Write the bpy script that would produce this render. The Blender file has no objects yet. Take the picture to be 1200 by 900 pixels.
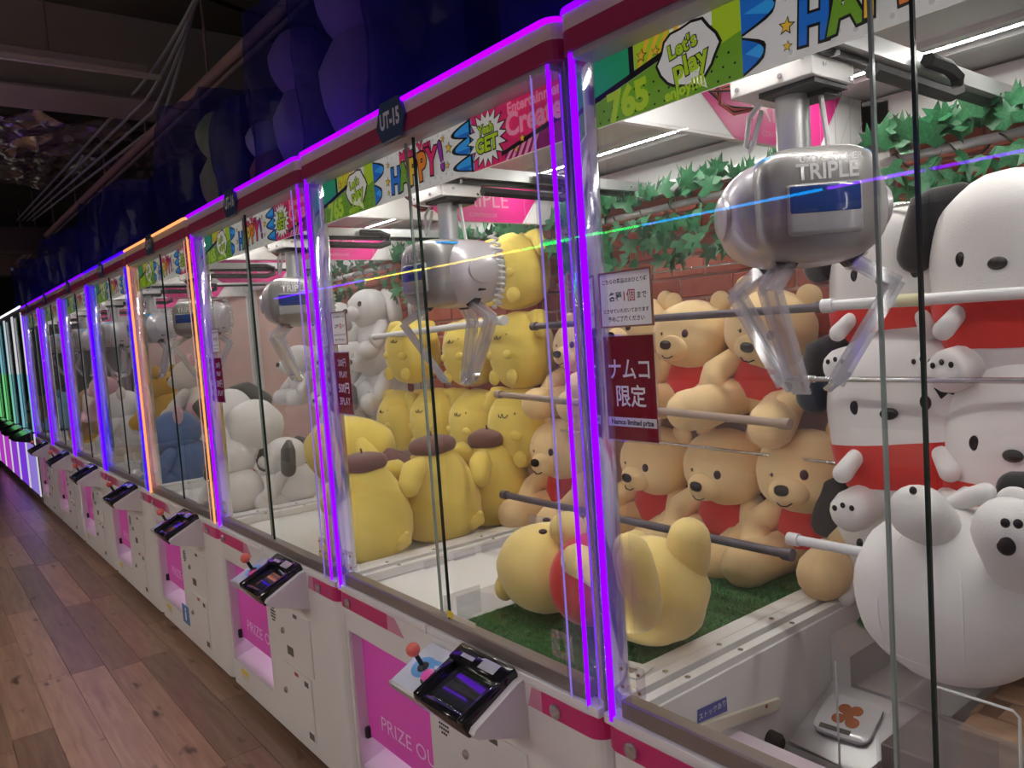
import bpy, bmesh, math, random
from mathutils import Vector, Matrix, Euler, noise
random.seed(7)
PI = math.pi
scn = bpy.context.scene
COL = scn.collection

# ------------------------------------------------------------------ camera, world, exposure
CAM = Vector((0.999, -0.943, 1.406)); FPX = 902.646
YAW, PITCH, ROLL = 0.9049, -0.0702, -0.0697
fw = Vector((-math.sin(YAW)*math.cos(PITCH), math.cos(YAW)*math.cos(PITCH), math.sin(PITCH)))
r0 = Vector((math.cos(YAW), math.sin(YAW), 0)); u0 = r0.cross(fw)
rt = r0*math.cos(ROLL) + u0*math.sin(ROLL); up = u0*math.cos(ROLL) - r0*math.sin(ROLL)
cam_data = bpy.data.cameras.new('camera'); cam = bpy.data.objects.new('camera', cam_data); COL.objects.link(cam)
cam_data.sensor_width = 36; cam_data.lens = FPX/1200*36; cam_data.clip_start = 0.02; cam_data.clip_end = 100
M3 = Matrix((rt, up, -fw)).transposed().to_4x4(); M3.translation = CAM; cam.matrix_world = M3
scn.camera = cam
def ray(x, y): return rt*((x-600)/FPX) - up*((y-450)/FPX) + fw
def at_y(x, y, Y):
    d = ray(x, y); return CAM + d*((Y-CAM.y)/d.y)
def at_x(x, y, X):
    d = ray(x, y); return CAM + d*((X-CAM.x)/d.x)
def at_z(x, y, Z):
    d = ray(x, y); return CAM + d*((Z-CAM.z)/d.z)
world = bpy.data.worlds.new('hall_world'); scn.world = world; world.use_nodes = True
world.node_tree.nodes['Background'].inputs[0].default_value = (0.75, 0.66, 0.60, 1)
world.node_tree.nodes['Background'].inputs[1].default_value = 0.17
vs = scn.view_settings; vs.view_transform = 'Standard'; vs.look = 'None'; vs.gamma = 1; vs.exposure = 0.0
vs.use_curve_mapping = False
scn.cycles.transparent_max_bounces = 48
scn.cycles.max_bounces = 9; scn.cycles.diffuse_bounces = 6
scn.cycles.sample_clamp_indirect = 6.0
P = 1.1                     # width of one machine
TURF = 0.72
STRIP = 92.0                # radiance of the white interior strips

# ------------------------------------------------------------------ materials
MATS = {}
def nt(m): return m.node_tree.nodes, m.node_tree.links
def mat(name, col, rough=0.5, metal=0.0, var=0.0, vscale=8.0, bump=0.0, bscale=60.0, sheen=0.0, coat=0.0, emit=None, estr=0.0, alpha=None, spec=None, sub=0.0):
    if name in MATS: return MATS[name]
    m = bpy.data.materials.new(name); m.use_nodes = True; N, L = nt(m); b = N['Principled BSDF']
    b.inputs['Base Color'].default_value = (*col, 1); b.inputs['Roughness'].default_value = rough; b.inputs['Metallic'].default_value = metal
    if spec is not None: b.inputs['Specular IOR Level'].default_value = spec
    if sheen: b.inputs['Sheen Weight'].default_value = sheen; b.inputs['Sheen Roughness'].default_value = 0.4
    if coat: b.inputs['Coat Weight'].default_value = coat; b.inputs['Coat Roughness'].default_value = 0.05
    tc = None
    if var or bump:
        tc = N.new('ShaderNodeTexCoord')
    if var:
        n = N.new('ShaderNodeTexNoise'); n.inputs['Scale'].default_value = vscale; n.inputs['Detail'].default_value = 4
        L.new(tc.outputs['Object'], n.inputs['Vector'])
        r = N.new('ShaderNodeValToRGB'); r.color_ramp.elements[0].position = 0.3; r.color_ramp.elements[1].position = 0.7
        r.color_ramp.elements[0].color = (*[c*(1-var) for c in col], 1); r.color_ramp.elements[1].color = (*[min(1, c*(1+var*0.5)) for c in col], 1)
        L.new(n.outputs['Fac'], r.inputs['Fac']); L.new(r.outputs['Color'], b.inputs['Base Color'])
    if bump:
        n2 = N.new('ShaderNodeTexNoise'); n2.inputs['Scale'].default_value = bscale; n2.inputs['Detail'].default_value = 3
        L.new(tc.outputs['Object'], n2.inputs['Vector'])
        bp = N.new('ShaderNodeBump'); bp.inputs['Strength'].default_value = bump; bp.inputs['Distance'].default_value = 0.01
        L.new(n2.outputs['Fac'], bp.inputs['Height']); L.new(bp.outputs['Normal'], b.inputs['Normal'])
    if emit:
        b.inputs['Emission Color'].default_value = (*emit, 1); b.inputs['Emission Strength'].default_value = estr
    MATS[name] = m; return m
def emis(name, col, s):
    if name in MATS: return MATS[name]
    m = bpy.data.materials.new(name); m.use_nodes = True; N, L = nt(m); N.remove(N['Principled BSDF'])
    e = N.new('ShaderNodeEmission'); e.inputs[0].default_value = (*col, 1); e.inputs[1].default_value = s
    L.new(e.outputs[0], N['Material Output'].inputs[0]); MATS[name] = m; return m
def clear(name, tint, f0, fk, rough, white=0.0, wcol=(0.9, 0.9, 0.95)):
    # thin clear sheet: transparent plus mirror reflection rising to grazing angles (Schlick), plus optional diffuse haze
    m = bpy.data.materials.new(name); m.use_nodes = True; N, L = nt(m); N.remove(N['Principled BSDF'])
    t = N.new('ShaderNodeBsdfTransparent'); t.inputs[0].default_value = (*tint, 1)
    g = N.new('ShaderNodeBsdfGlossy'); g.inputs['Roughness'].default_value = rough; g.inputs[0].default_value = (1, 1, 1, 1)
    lw = N.new('ShaderNodeLayerWeight'); lw.inputs[0].default_value = 0.5
    pw = N.new('ShaderNodeMath'); pw.operation = 'POWER'; pw.inputs[1].default_value = 5; L.new(lw.outputs['Facing'], pw.inputs[0])
    mu = N.new('ShaderNodeMath'); mu.operation = 'MULTIPLY_ADD'; mu.inputs[1].default_value = fk; mu.inputs[2].default_value = f0; L.new(pw.outputs[0], mu.inputs[0])
    mx = N.new('ShaderNodeMixShader'); L.new(mu.outputs[0], mx.inputs[0]); L.new(t.outputs[0], mx.inputs[1]); L.new(g.outputs[0], mx.inputs[2])
    out = mx
    if white:
        d = N.new('ShaderNodeBsdfDiffuse'); d.inputs[0].default_value = (*wcol, 1)
        m2 = N.new('ShaderNodeMixShader'); m2.inputs[0].default_value = white; L.new(mx.outputs[0], m2.inputs[1]); L.new(d.outputs[0], m2.inputs[2]); out = m2
    L.new(out.outputs[0], N['Material Output'].inputs[0]); MATS[name] = m; return m
clear('glass', (0.985, 0.99, 0.985), 0.026, 0.5, 0.0)
clear('side_glass', (0.985, 0.985, 0.99), 0.015, 0.35, 0.02, 0.015)
clear('acrylic', (0.95, 0.95, 0.97), 0.04, 0.5, 0.03, 0.03)
clear('clear_plastic', (0.94, 0.94, 0.96), 0.12, 0.6, 0.04, 0.06)
clear('arm_plastic', (0.90, 0.90, 0.93), 0.22, 0.6, 0.08, 0.20)
clear('bag_film', (0.74, 0.76, 0.96), 0.07, 0.5, 0.10, 0.20, (0.015, 0.02, 0.34))
mat('white_paint', (0.78, 0.76, 0.74), 0.38, var=0.03, vscale=3)
mat('white_in', (0.82, 0.82, 0.81), 0.45, var=0.03, vscale=5)
mat('grey_in', (0.55, 0.54, 0.53), 0.5)
mat('pink_band', (0.55, 0.03, 0.16), 0.35)
mat('pink_light', (0.62, 0.25, 0.36), 0.35)
mat('header_pink', (0.42, 0.022, 0.085), 0.4)
mat('header_white', (0.86, 0.69, 0.52), 0.42)
mat('rail_metal', (0.30, 0.26, 0.25), 0.35, 0.6)
mat('steel', (0.62, 0.63, 0.64), 0.25, 0.9)
mat('alu', (0.66, 0.67, 0.68), 0.35, 0.7)
mat('silver', (0.8, 0.8, 0.82), 0.12, 0.9)
mat('black', (0.012, 0.012, 0.014), 0.4)
mat('black_gloss', (0.008, 0.008, 0.01), 0.12, coat=0.5)
mat('screen_glass', (0.03, 0.033, 0.036), 0.03, coat=1.0, spec=1.0)
mat('edge_dark', (0.01, 0.03, 0.025), 0.2)
mat('edge_pale', (0.30, 0.38, 0.36), 0.15)
mat('joy_red', (0.75, 0.14, 0.11), 0.3, coat=0.4)
mat('btn_pink', (0.80, 0.10, 0.45), 0.15, coat=0.8)
mat('panel_blue', (0.17, 0.42, 0.78), 0.3)
mat('panel_pale', (0.70, 0.74, 0.84), 0.25, coat=0.5)
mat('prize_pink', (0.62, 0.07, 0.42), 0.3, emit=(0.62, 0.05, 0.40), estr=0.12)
mat('jamb', (0.78, 0.68, 0.78), 0.35)
mat('letter_pink', (0.95, 0.72, 0.90), 0.5)
mat('letter_white', (0.85, 0.85, 0.85), 0.5)
mat('sticker_grey', (0.10, 0.09, 0.08), 0.6)
mat('sticker_red', (0.45, 0.04, 0.04), 0.5)
mat('sticker_yellow', (0.80, 0.62, 0.05), 0.5)
mat('sticker_cream', (0.70, 0.66, 0.55), 0.6)
mat('sticker_blue', (0.07, 0.10, 0.36), 0.5)
mat('sticker_sky', (0.08, 0.22, 0.50), 0.5)
mat('navy', (0.015, 0.03, 0.10), 0.35)
mat('sign_red', (0.17, 0.012, 0.025), 0.5)
mat('sign_white', (0.72, 0.72, 0.74), 0.5)
mat('sign_brown', (0.30, 0.13, 0.08), 0.5)
mat('ink', (0.01, 0.01, 0.03), 0.6)
mat('ink_red', (0.45, 0.01, 0.02), 0.6)
mat('cable', (0.75, 0.75, 0.75), 0.5)
mat('wire_red', (0.35, 0.06, 0.05), 0.5)
mat('claw_shell', (0.60, 0.58, 0.62), 0.28, 0.15, coat=0.6)
mat('claw_face', (0.36, 0.35, 0.34), 0.32, 0.35, coat=0.4)
mat('claw_blue', (0.02, 0.30, 0.75), 0.3)
mat('claw_screen', (0.008, 0.035, 0.16), 0.1, coat=1.0, emit=(0.01, 0.08, 0.40), estr=0.10)
mat('claw_grey', (0.42, 0.42, 0.44), 0.2, coat=0.6)
mat('rubber', (0.015, 0.015, 0.017), 0.7)
mat('pole_dark', (0.10, 0.085, 0.11), 0.35, 0.3)
mat('pole_white', (0.72, 0.73, 0.74), 0.35)
mat('pole_cream', (0.68, 0.66, 0.42), 0.4)
mat('leaf', (0.022, 0.15, 0.055), 0.45, var=0.5, vscale=14)
mat('vine', (0.035, 0.05, 0.025), 0.7)
mat('mortar', (0.62, 0.42, 0.36), 0.8)
mat('magenta_panel', (0.62, 0.025, 0.22), 0.4)
mat('panel_line', (0.62, 0.61, 0.62), 0.5)
mat('ceiling_dark', (0.09, 0.075, 0.068), 0.9, var=0.3, vscale=1.5)
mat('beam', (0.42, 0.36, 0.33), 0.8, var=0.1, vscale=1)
mat('pipe', (0.30, 0.21, 0.20), 0.6)
mat('foil', (0.80, 0.70, 0.52), 0.22, 0.75)
mat('cable_grey', (0.42, 0.42, 0.46), 0.6)
# turf
mat('turf', (0.035, 0.13, 0.03), 0.9, var=0.5, vscale=60)
# plush fabrics
def plush(name, c, var=0.10): return mat(name, c, 0.95, var=var, vscale=9, bump=0.12, bscale=260, sheen=0.35)
plush('pl_bear', (0.86, 0.63, 0.33)); plush('pl_bear_y', (0.86, 0.66, 0.24)); plush('pl_yellow', (0.82, 0.64, 0.13)); plush('pl_yellow2', (0.78, 0.60, 0.10))
plush('pl_white', (0.80, 0.79, 0.78), 0.04); plush('pl_black', (0.012, 0.012, 0.014)); plush('pl_red', (0.62, 0.03, 0.025)); plush('pl_brown', (0.16, 0.07, 0.06))
plush('pl_blue', (0.10, 0.17, 0.34)); plush('pl_lblue', (0.22, 0.42, 0.60)); plush('pl_pink', (0.65, 0.38, 0.42)); plush('pl_tan', (0.45, 0.26, 0.13)); plush('pl_grey', (0.10, 0.095, 0.09))
plush('pl_cream', (0.70, 0.63, 0.55)); plush('pl_cheek', (0.80, 0.22, 0.14)); plush('pl_green', (0.50, 0.62, 0.12)); plush('pl_orange', (0.80, 0.22, 0.05)); plush('pl_violet', (0.46, 0.30, 0.66))
plush('pl_gold', (0.62, 0.36, 0.06))
mat('eye', (0.006, 0.005, 0.006), 0.25)
mat('eye_brown', (0.05, 0.02, 0.03), 0.3)
mat('seam', (0.86, 0.85, 0.84), 0.9)
# brick with per-object tint
def brick_mat():
    m = bpy.data.materials.new('brick'); m.use_nodes = True; N, L = nt(m); b = N['Principled BSDF']
    oi = N.new('ShaderNodeObjectInfo'); tc = N.new('ShaderNodeTexCoord'); n = N.new('ShaderNodeTexNoise'); n.inputs['Scale'].default_value = 40
    L.new(tc.outputs['Object'], n.inputs['Vector'])
    r = N.new('ShaderNodeValToRGB'); r.color_ramp.elements[0].color = (0.40, 0.09, 0.055, 1); r.color_ramp.elements[1].color = (0.62, 0.21, 0.15, 1)
    a = N.new('ShaderNodeMath'); a.operation = 'MULTIPLY_ADD'; a.inputs[1].default_value = 0.6; L.new(oi.outputs['Random'], a.inputs[0])
    h = N.new('ShaderNodeMath'); h.operation = 'MULTIPLY'; h.inputs[1].default_value = 0.45; L.new(n.outputs['Fac'], h.inputs[0]); L.new(h.outputs[0], a.inputs[2])
    L.new(a.outputs[0], r.inputs[0]); L.new(r.outputs[0], b.inputs['Base Color']); b.inputs['Roughness'].default_value = 0.8
    MATS['brick'] = m
brick_mat()
def paper(name, c):
    m = bpy.data.materials.new(name); m.use_nodes = True; N, L = nt(m); N.remove(N['Principled BSDF'])
    d = N.new('ShaderNodeBsdfDiffuse'); d.inputs[0].default_value = (*c, 1); t = N.new('ShaderNodeBsdfTranslucent'); t.inputs[0].default_value = (*c, 1)
    mx = N.new('ShaderNodeMixShader'); mx.inputs[0].default_value = 0.6; L.new(d.outputs[0], mx.inputs[1]); L.new(t.outputs[0], mx.inputs[2]); L.new(mx.outputs[0], N['Material Output'].inputs[0]); MATS[name] = m
paper('card_white', (0.85, 0.85, 0.88)); paper('card_red', (0.17, 0.012, 0.025))
def wood_mat():
    m = bpy.data.materials.new('floor_wood'); m.use_nodes = True; N, L = nt(m); b = N['Principled BSDF']
    oi = N.new('ShaderNodeObjectInfo'); tc = N.new('ShaderNodeTexCoord')
    off = N.new('ShaderNodeVectorMath'); off.operation = 'SCALE'; L.new(oi.outputs['Location'], off.inputs[0]); off.inputs['Scale'].default_value = 7.3
    ad = N.new('ShaderNodeVectorMath'); L.new(tc.outputs['Object'], ad.inputs[0]); L.new(off.outputs[0], ad.inputs[1])
    mp = N.new('ShaderNodeMapping'); mp.inputs['Scale'].default_value = (1.4, 18, 1); L.new(ad.outputs[0], mp.inputs[0])
    n = N.new('ShaderNodeTexNoise'); n.inputs['Scale'].default_value = 2.2; n.inputs['Detail'].default_value = 6; n.inputs['Distortion'].default_value = 0.6; L.new(mp.outputs[0], n.inputs['Vector'])
    mp2 = N.new('ShaderNodeMapping'); mp2.inputs['Scale'].default_value = (3.5, 9, 1); L.new(ad.outputs[0], mp2.inputs[0])
    v = N.new('ShaderNodeTexNoise'); v.inputs['Scale'].default_value = 1.6; v.inputs['Detail'].default_value = 2; L.new(mp2.outputs[0], v.inputs['Vector'])
    kr = N.new('ShaderNodeValToRGB'); kr.color_ramp.elements[0].position = 0.64; kr.color_ramp.elements[1].position = 0.74
    kr.color_ramp.elements[0].color = (0, 0, 0, 1); kr.color_ramp.elements[1].color = (1, 1, 1, 1); L.new(v.outputs['Fac'], kr.inputs[0])
    r = N.new('ShaderNodeValToRGB'); r.color_ramp.elements[0].position = 0.25; r.color_ramp.elements[1].position = 0.8
    r.color_ramp.elements[0].color = (0.27, 0.15, 0.10, 1); r.color_ramp.elements[1].color = (0.46, 0.29, 0.20, 1); L.new(n.outputs['Fac'], r.inputs[0])
    hs = N.new('ShaderNodeHueSaturation'); L.new(r.outputs[0], hs.inputs['Color'])
    vm = N.new('ShaderNodeMapRange'); vm.inputs['To Min'].default_value = 0.62; vm.inputs['To Max'].default_value = 1.35; L.new(oi.outputs['Random'], vm.inputs[0]); L.new(vm.outputs[0], hs.inputs['Value'])
    mx = N.new('ShaderNodeMix'); mx.data_type = 'RGBA'; L.new(kr.outputs[0], mx.inputs[0]); L.new(hs.outputs[0], mx.inputs[6]); mx.inputs[7].default_value = (0.09, 0.045, 0.03, 1)
    L.new(mx.outputs[2], b.inputs['Base Color']); b.inputs['Roughness'].default_value = 0.28
    bp = N.new('ShaderNodeBump'); bp.inputs['Strength'].default_value = 0.08; L.new(n.outputs['Fac'], bp.inputs['Height']); L.new(bp.outputs['Normal'], b.inputs['Normal'])
    MATS['floor_wood'] = m
wood_mat()
def strip_mat(name, col, s, period):
    # LED tape: bright diodes along local x on a dimmer carrier
    m = bpy.data.materials.new(name); m.use_nodes = True; N, L = nt(m); N.remove(N['Principled BSDF'])
    tc = N.new('ShaderNodeTexCoord'); sp = N.new('ShaderNodeSeparateXYZ'); L.new(tc.outputs['Object'], sp.inputs[0])
    a = N.new('ShaderNodeMath'); a.operation = 'MULTIPLY'; a.inputs[1].default_value = 2*PI/period; L.new(sp.outputs[0], a.inputs[0])
    s_ = N.new('ShaderNodeMath'); s_.operation = 'SINE'; L.new(a.outputs[0], s_.inputs[0])
    k = N.new('ShaderNodeMath'); k.operation = 'MULTIPLY_ADD'; k.inputs[1].default_value = 0.75*s; k.inputs[2].default_value = s; L.new(s_.outputs[0], k.inputs[0])
    e = N.new('ShaderNodeEmission'); e.inputs[0].default_value = (*col, 1); L.new(k.outputs[0], e.inputs[1]); L.new(e.outputs[0], N['Material Output'].inputs[0])
    MATS[name] = m
strip_mat('strip_white', (1.0, 0.97, 0.92), STRIP, 0.02); strip_mat('strip_soft', (1.0, 0.97, 0.92), STRIP*0.62, 0.02)
LEDC = {'purple': (0.17, 0.0, 1.0), 'magenta': (0.22, 0.0, 1.0), 'violet': (0.12, 0.0, 1.0), 'blue': (0.035, 0.0, 1.0), 'orange': (1.0, 0.30, 0.10), 'cyan': (0.0, 0.35, 1.0), 'teal': (0.05, 0.6, 0.8), 'green': (0.0, 1.0, 0.12), 'yellow': (1.0, 0.75, 0.1), 'white': (0.95, 0.95, 1.0)}
for k_, c_ in LEDC.items(): emis('led_'+k_, c_, 2.2 if k_ not in ('white', 'orange') else 1.6)
for k_, c_ in LEDC.items(): emis('ledbar_'+k_, c_, 3.0 if k_ not in ('white', 'orange') else 1.8); emis('oppbar_'+k_, c_, 15.0)
for k_, c_ in LEDC.items(): emis('ledline_'+k_, tuple(0.18+0.5*x for x in c_), 0.9)  # pale lines for lit cabinet edges and the painted edge glow of the posts

# ------------------------------------------------------------------ mesh helpers
class MB:
    def __init__(s): s.v = []; s.f = []; s.m = []; s.sm = []
    def add(s, vs, fs, mi=0, smooth=False):
        o = len(s.v); s.v += [tuple(v) for v in vs]
        for f in fs: s.f.append(tuple(i+o for i in f)); s.m.append(mi); s.sm.append(smooth)
    def box(s, x0, x1, y0, y1, z0, z1, mi=0, M=None):
        vs = [Vector((x, y, z)) for z in (z0, z1) for y in (y0, y1) for x in (x0, x1)]
        if M: vs = [M @ v for v in vs]
        s.add(vs, [(0, 2, 3, 1), (4, 5, 7, 6), (0, 1, 5, 4), (2, 6, 7, 3), (0, 4, 6, 2), (1, 3, 7, 5)], mi)
    def rbox(s, x0, x1, y0, y1, z0, z1, r=0.005, seg=2, mi=0, M=None):
        bm = bmesh.new(); bmesh.ops.create_cube(bm, size=1)
        for v in bm.verts: v.co = Vector(((x0+x1)/2+v.co.x*(x1-x0), (y0+y1)/2+v.co.y*(y1-y0), (z0+z1)/2+v.co.z*(z1-z0)))
        bmesh.ops.bevel(bm, geom=bm.edges[:], offset=r, segments=seg, affect='EDGES', profile=0.5)
        s.bm(bm, mi, True, M)
    def bm(s, bm, mi=0, smooth=False, M=None):
        bm.verts.index_update(); vs = [(M @ v.co) if M else v.co.copy() for v in bm.verts]
        s.add(vs, [[v.index for v in f.verts] for f in bm.faces], mi, smooth); bm.free()
    def prism(s, poly, z0, z1, mi=0, M=None, smooth=False):   # poly in xy, ccw, extruded in z
        n = len(poly); vs = [Vector((p[0], p[1], z)) for z in (z0, z1) for p in poly]
        if M: vs = [M @ v for v in vs]
        fs = [tuple(range(n-1, -1, -1)), tuple(range(n, 2*n))] + [(i, (i+1) % n, n+(i+1) % n, n+i) for i in range(n)]
        s.add(vs, fs, mi, smooth)
    def tube(s, pts, r, n=8, mi=0, cap=True):
        pts = [Vector(p) for p in pts]; k = len(pts); R = r if isinstance(r, (list, tuple)) else [r]*k
        vs = []; ref = None
        for i, p in enumerate(pts):
            t = (pts[min(i+1, k-1)]-pts[max(i-1, 0)]).normalized()
            if ref is None: ref = t.orthogonal().normalized()
            ref = (ref - t*ref.dot(t)).normalized(); b = t.cross(ref)
            vs += [p + (ref*math.cos(2*PI*j/n)+b*math.sin(2*PI*j/n))*R[i] for j in range(n)]
        fs = [(i*n+j, i*n+(j+1) % n, (i+1)*n+(j+1) % n, (i+1)*n+j) for i in range(k-1) for j in range(n)]
        if cap: fs += [tuple(range(n-1, -1, -1)), tuple((k-1)*n+j for j in range(n))]
        s.add(vs, fs, mi, True)
    def limb(s, pts, r, n=14, mi=0):     # rounded-end tapered limb
        pts = [Vector(p) for p in pts]; k = len(pts); Q = []; R = []
        d0 = (pts[0]-pts[1]).normalized(); d1 = (pts[-1]-pts[-2]).normalized()
        for a in (1, 0.92, 0.75, 0.45): Q.append(pts[0]+d0*r[0]*a); R.append(r[0]*math.sqrt(max(0.0009, 1-a*a)))
        for i in range(k-1):
            for t in (0, 0.34, 0.67):
                Q.append(pts[i].lerp(pts[i+1], t)); R.append(r[i]*(1-t)+r[i+1]*t)
        Q.append(pts[-1]); R.append(r[-1])
        for a in (0.45, 0.75, 0.92, 1): Q.append(pts[-1]+d1*r[-1]*a); R.append(r[-1]*math.sqrt(max(0.0009, 1-a*a)))
        s.tube(Q, R, n, mi)
    def ell(s, c, r, nu=24, nv=16, e=2.0, mi=0, M=None, lump=0.0, seed=0, v0=0.0, v1=1.0, low=1.0):
        # superellipsoid; low<1 narrows the top, >1 narrows the bottom
        c = Vector(c); vs = []
        def sg(a, p): return math.copysign(abs(a)**p, a)
        q = 2.0/e
        for j in range(nv+1):
            th = -PI/2 + PI*(v0+(v1-v0)*j/nv)
            for i in range(nu):
                ph = 2*PI*i/nu
                d = Vector((sg(math.cos(th), q)*sg(math.cos(ph), q), sg(math.cos(th), q)*sg(math.sin(ph), q), sg(math.sin(th), q)))
                k = 1 + (low-1)*0.5*(-d.z)
                w = Vector((d.x*r[0]*k, d.y*r[1]*k, d.z*r[2]))
                if lump: w *= 1 + lump*noise.noise(d*1.7+Vector((seed*3.1, seed, 0))) + lump*0.4*noise.noise(d*4+Vector((seed, 2, seed)))
                w = (M @ w if M else w)
                vs.append(c + w)
        fs = [(j*nu+i, j*nu+(i+1) % nu, (j+1)*nu+(i+1) % nu, (j+1)*nu+i) for j in range(nv) for i in range(nu)]
        s.add(vs, fs, mi, True)
    def lathe(s, prof, n=20, mi=0, M=None):
        vs = [Vector((r*math.cos(2*PI*i/n), r*math.sin(2*PI*i/n), z)) for r, z in prof for i in range(n)]
        if M: vs = [M @ v for v in vs]
        k = len(prof); fs = [(j*n+i, j*n+(i+1) % n, (j+1)*n+(i+1) % n, (j+1)*n+i) for j in range(k-1) for i in range(n)]
        fs += [tuple(range(n-1, -1, -1)), tuple((k-1)*n+i for i in range(n))]
        s.add(vs, fs, mi, True)
    def mesh(s, name, mats):
        me = bpy.data.meshes.new(name); me.from_pydata(s.v, [], s.f)
        for m in mats: me.materials.append(MATS[m] if isinstance(m, str) else m)
        me.polygons.foreach_set('material_index', s.m); me.polygons.foreach_set('use_smooth', s.sm); me.update()
        if any(s.sm):
            me.set_sharp_from_angle(angle=math.radians(38))
        return me
    def obj(s, name, mats, parent=None, label=None):
        return link(name, s.mesh(name, mats if isinstance(mats, (list, tuple)) else [mats]), parent, label)
def link(name, data, parent=None, label=None):
    o = bpy.data.objects.new(name, data); COL.objects.link(o); o.parent = parent
    if label: o['label'] = label
    return o
def thing(name, label, cat, loc=(0, 0, 0), rot=(0, 0, 0), group=None):
    o = link(name, None); o.location = loc; o.rotation_euler = rot; o.empty_display_size = 0.05; return tag(o, label, cat, group)
def tag(o, label, cat, group=None):
    o['label'] = label; o['category'] = cat
    if group: o['group'] = group
    return o
def children(o): return [c for c in bpy.data.objects if c.parent == o]
def dup(o, parent=None):
    kids = {}
    for c in bpy.data.objects:
        if c.parent: kids.setdefault(c.parent, []).append(c)
    def rec(a, par):
        c = a.copy(); COL.objects.link(c); c.parent = par
        for k in kids.get(a, []): rec(k, c)
        return c
    return rec(o, parent)
TXT = {}
def text_mesh(txt, size, mats, offset=0.0, M=None, align='CENTER', shear=0.0, name='lettering', sx=1.0):
    key = (txt, size, str(mats), offset, align, shear, str(M), sx)
    if key in TXT: return TXT[key]
    cu = bpy.data.curves.new('t', 'FONT'); cu.body = txt; cu.size = size; cu.align_x = align; cu.align_y = 'CENTER'; cu.offset = offset; cu.shear = shear
    cu.resolution_u = 3
    o = bpy.data.objects.new('t', cu); COL.objects.link(o); bpy.context.view_layer.update()
    dg = bpy.context.evaluated_depsgraph_get(); me = bpy.data.meshes.new_from_object(o.evaluated_get(dg)); bpy.data.objects.remove(o)
    me.name = name; me.materials.clear()
    if sx != 1: me.transform(Matrix.Diagonal((sx, 1, 1, 1)))
    if M: me.transform(M)
    for m in (mats if isinstance(mats, (list, tuple)) else [mats]): me.materials.append(MATS[m])
    for p in me.polygons: p.material_index = 0
    TXT[key] = me; return me
FRONT = Matrix(((1, 0, 0, 0), (0, 0, -1, 0), (0, 1, 0, 0), (0, 0, 0, 1)))     # text xy -> xz, facing -y
SIDE = Matrix(((0, 0, 1, 0), (1, 0, 0, 0), (0, 1, 0, 0), (0, 0, 0, 1)))       # text xy -> yz, facing +x
def put_text(txt, size, m, parent, loc, basis=FRONT, rotz=0.0, name='lettering', **kw):
    R = basis @ Matrix.Rotation(rotz, 4, 'Z')
    o = link(name, text_mesh(txt, size, m, M=R, name=name, **kw), parent); o.location = loc; return o
def rect_round(x0, x1, y0, y1, r, fl=True, fr=True, n=5):
    pts = []
    def arc(cx, cy, a0): return [(cx+r*math.cos(a0+PI/2*i/n), cy+r*math.sin(a0+PI/2*i/n)) for i in range(n+1)]
    pts += arc(x0+r, y0+r, PI) if fl else [(x0, y0)]
    pts += arc(x1-r, y0+r, 1.5*PI) if fr else [(x1, y0)]
    pts += [(x1, y1), (x0, y1)]
    return pts

# ------------------------------------------------------------------ the hall
def struct(o): o['kind'] = 'structure'; return o
b = MB(); b.box(-14, 4.5, -4.6, 1.9, -0.10, -0.008); floor = struct(b.obj('floor', mat('subfloor', (0.16, 0.09, 0.06), 0.7)))
b = MB(); b.rbox(-0.5994, 0.5994, -0.0679, 0.0679, -0.008, 0.0, 0.0008, 1); plank_me = b.mesh('plank', ['floor_wood'])
b = MB(); b.rbox(-0.2994, 0.2994, -0.0679, 0.0679, -0.008, 0.0, 0.0008, 1); plank_short = b.mesh('plank', ['floor_wood'])
for j in range(20):
    y = 0.13 - j*0.137
    x = 1.6 - random.random()*1.2
    while x > -11.5:
        me, l = (plank_me, 1.2) if random.random() < 0.85 else (plank_short, 0.6)
        o = link('plank', me, floor); o.location = (x - l/2, y, random.uniform(-0.0006, 0)); x -= l
b = MB(); b.box(-14, 4.5, -4.6, 1.9, 3.5, 3.6); ceiling = struct(b.obj('ceiling', 'ceiling_dark'))
b = MB(); b.box(-14, 4.5, 1.75, 1.9, 0, 3.5); struct(b.obj('wall_back', mat('wall_dark', (0.05, 0.045, 0.045), 0.9, var=0.2, vscale=2)))
b = MB(); b.box(-14.1, -14, -4.6, 1.9, 0, 3.5); struct(b.obj('wall_left', 'wall_dark'))
# overhead beam, light track, ducts, cables (seen at the upper left)
b = MB(); b.box(-4.62, -4.24, -4.6, 1.75, 3.0, 3.5); b.box(-4.66, -4.20, -4.6, 1.75, 2.985, 3.0)
tag(b.obj('ceiling_beam', 'beam'), 'wide beige concrete beam crossing below the dark ceiling', 'beam')
t = thing('light_track', 'unlit grey linear light fitting hung on rods in front of the concrete beam', 'light fitting')
b = MB(); b.rbox(-3.755, -3.685, -3.5, 0.30, 2.99, 3.03, 0.004, 1); b.obj('housing', mat('track_grey', (0.5, 0.42, 0.40), 0.5), t)
b = MB(); b.box(-3.735, -3.705, -3.46, 0.37, 2.965, 2.99); b.obj('tube', mat('track_tube', (0.75, 0.66, 0.62), 0.4), t)
for y in (-2.2, -0.98, -0.18):
    b = MB(); b.tube([(-3.72, y, 3.02), (-3.72, y, 3.5)], 0.008, 6); b.obj('hanger_rod', 'pipe', t)
tl = thing('lighting_bar', 'long pinkish pipe rail running above the blue bags towards the far end', 'rail')
b = MB(); b.tube([(1.5, 0.5, 2.862), (-12.5, 0.5, 2.862)], 0.03, 10); b.obj('rail', mat('rail_pink', (0.42, 0.25, 0.24), 0.5), tl)
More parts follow.
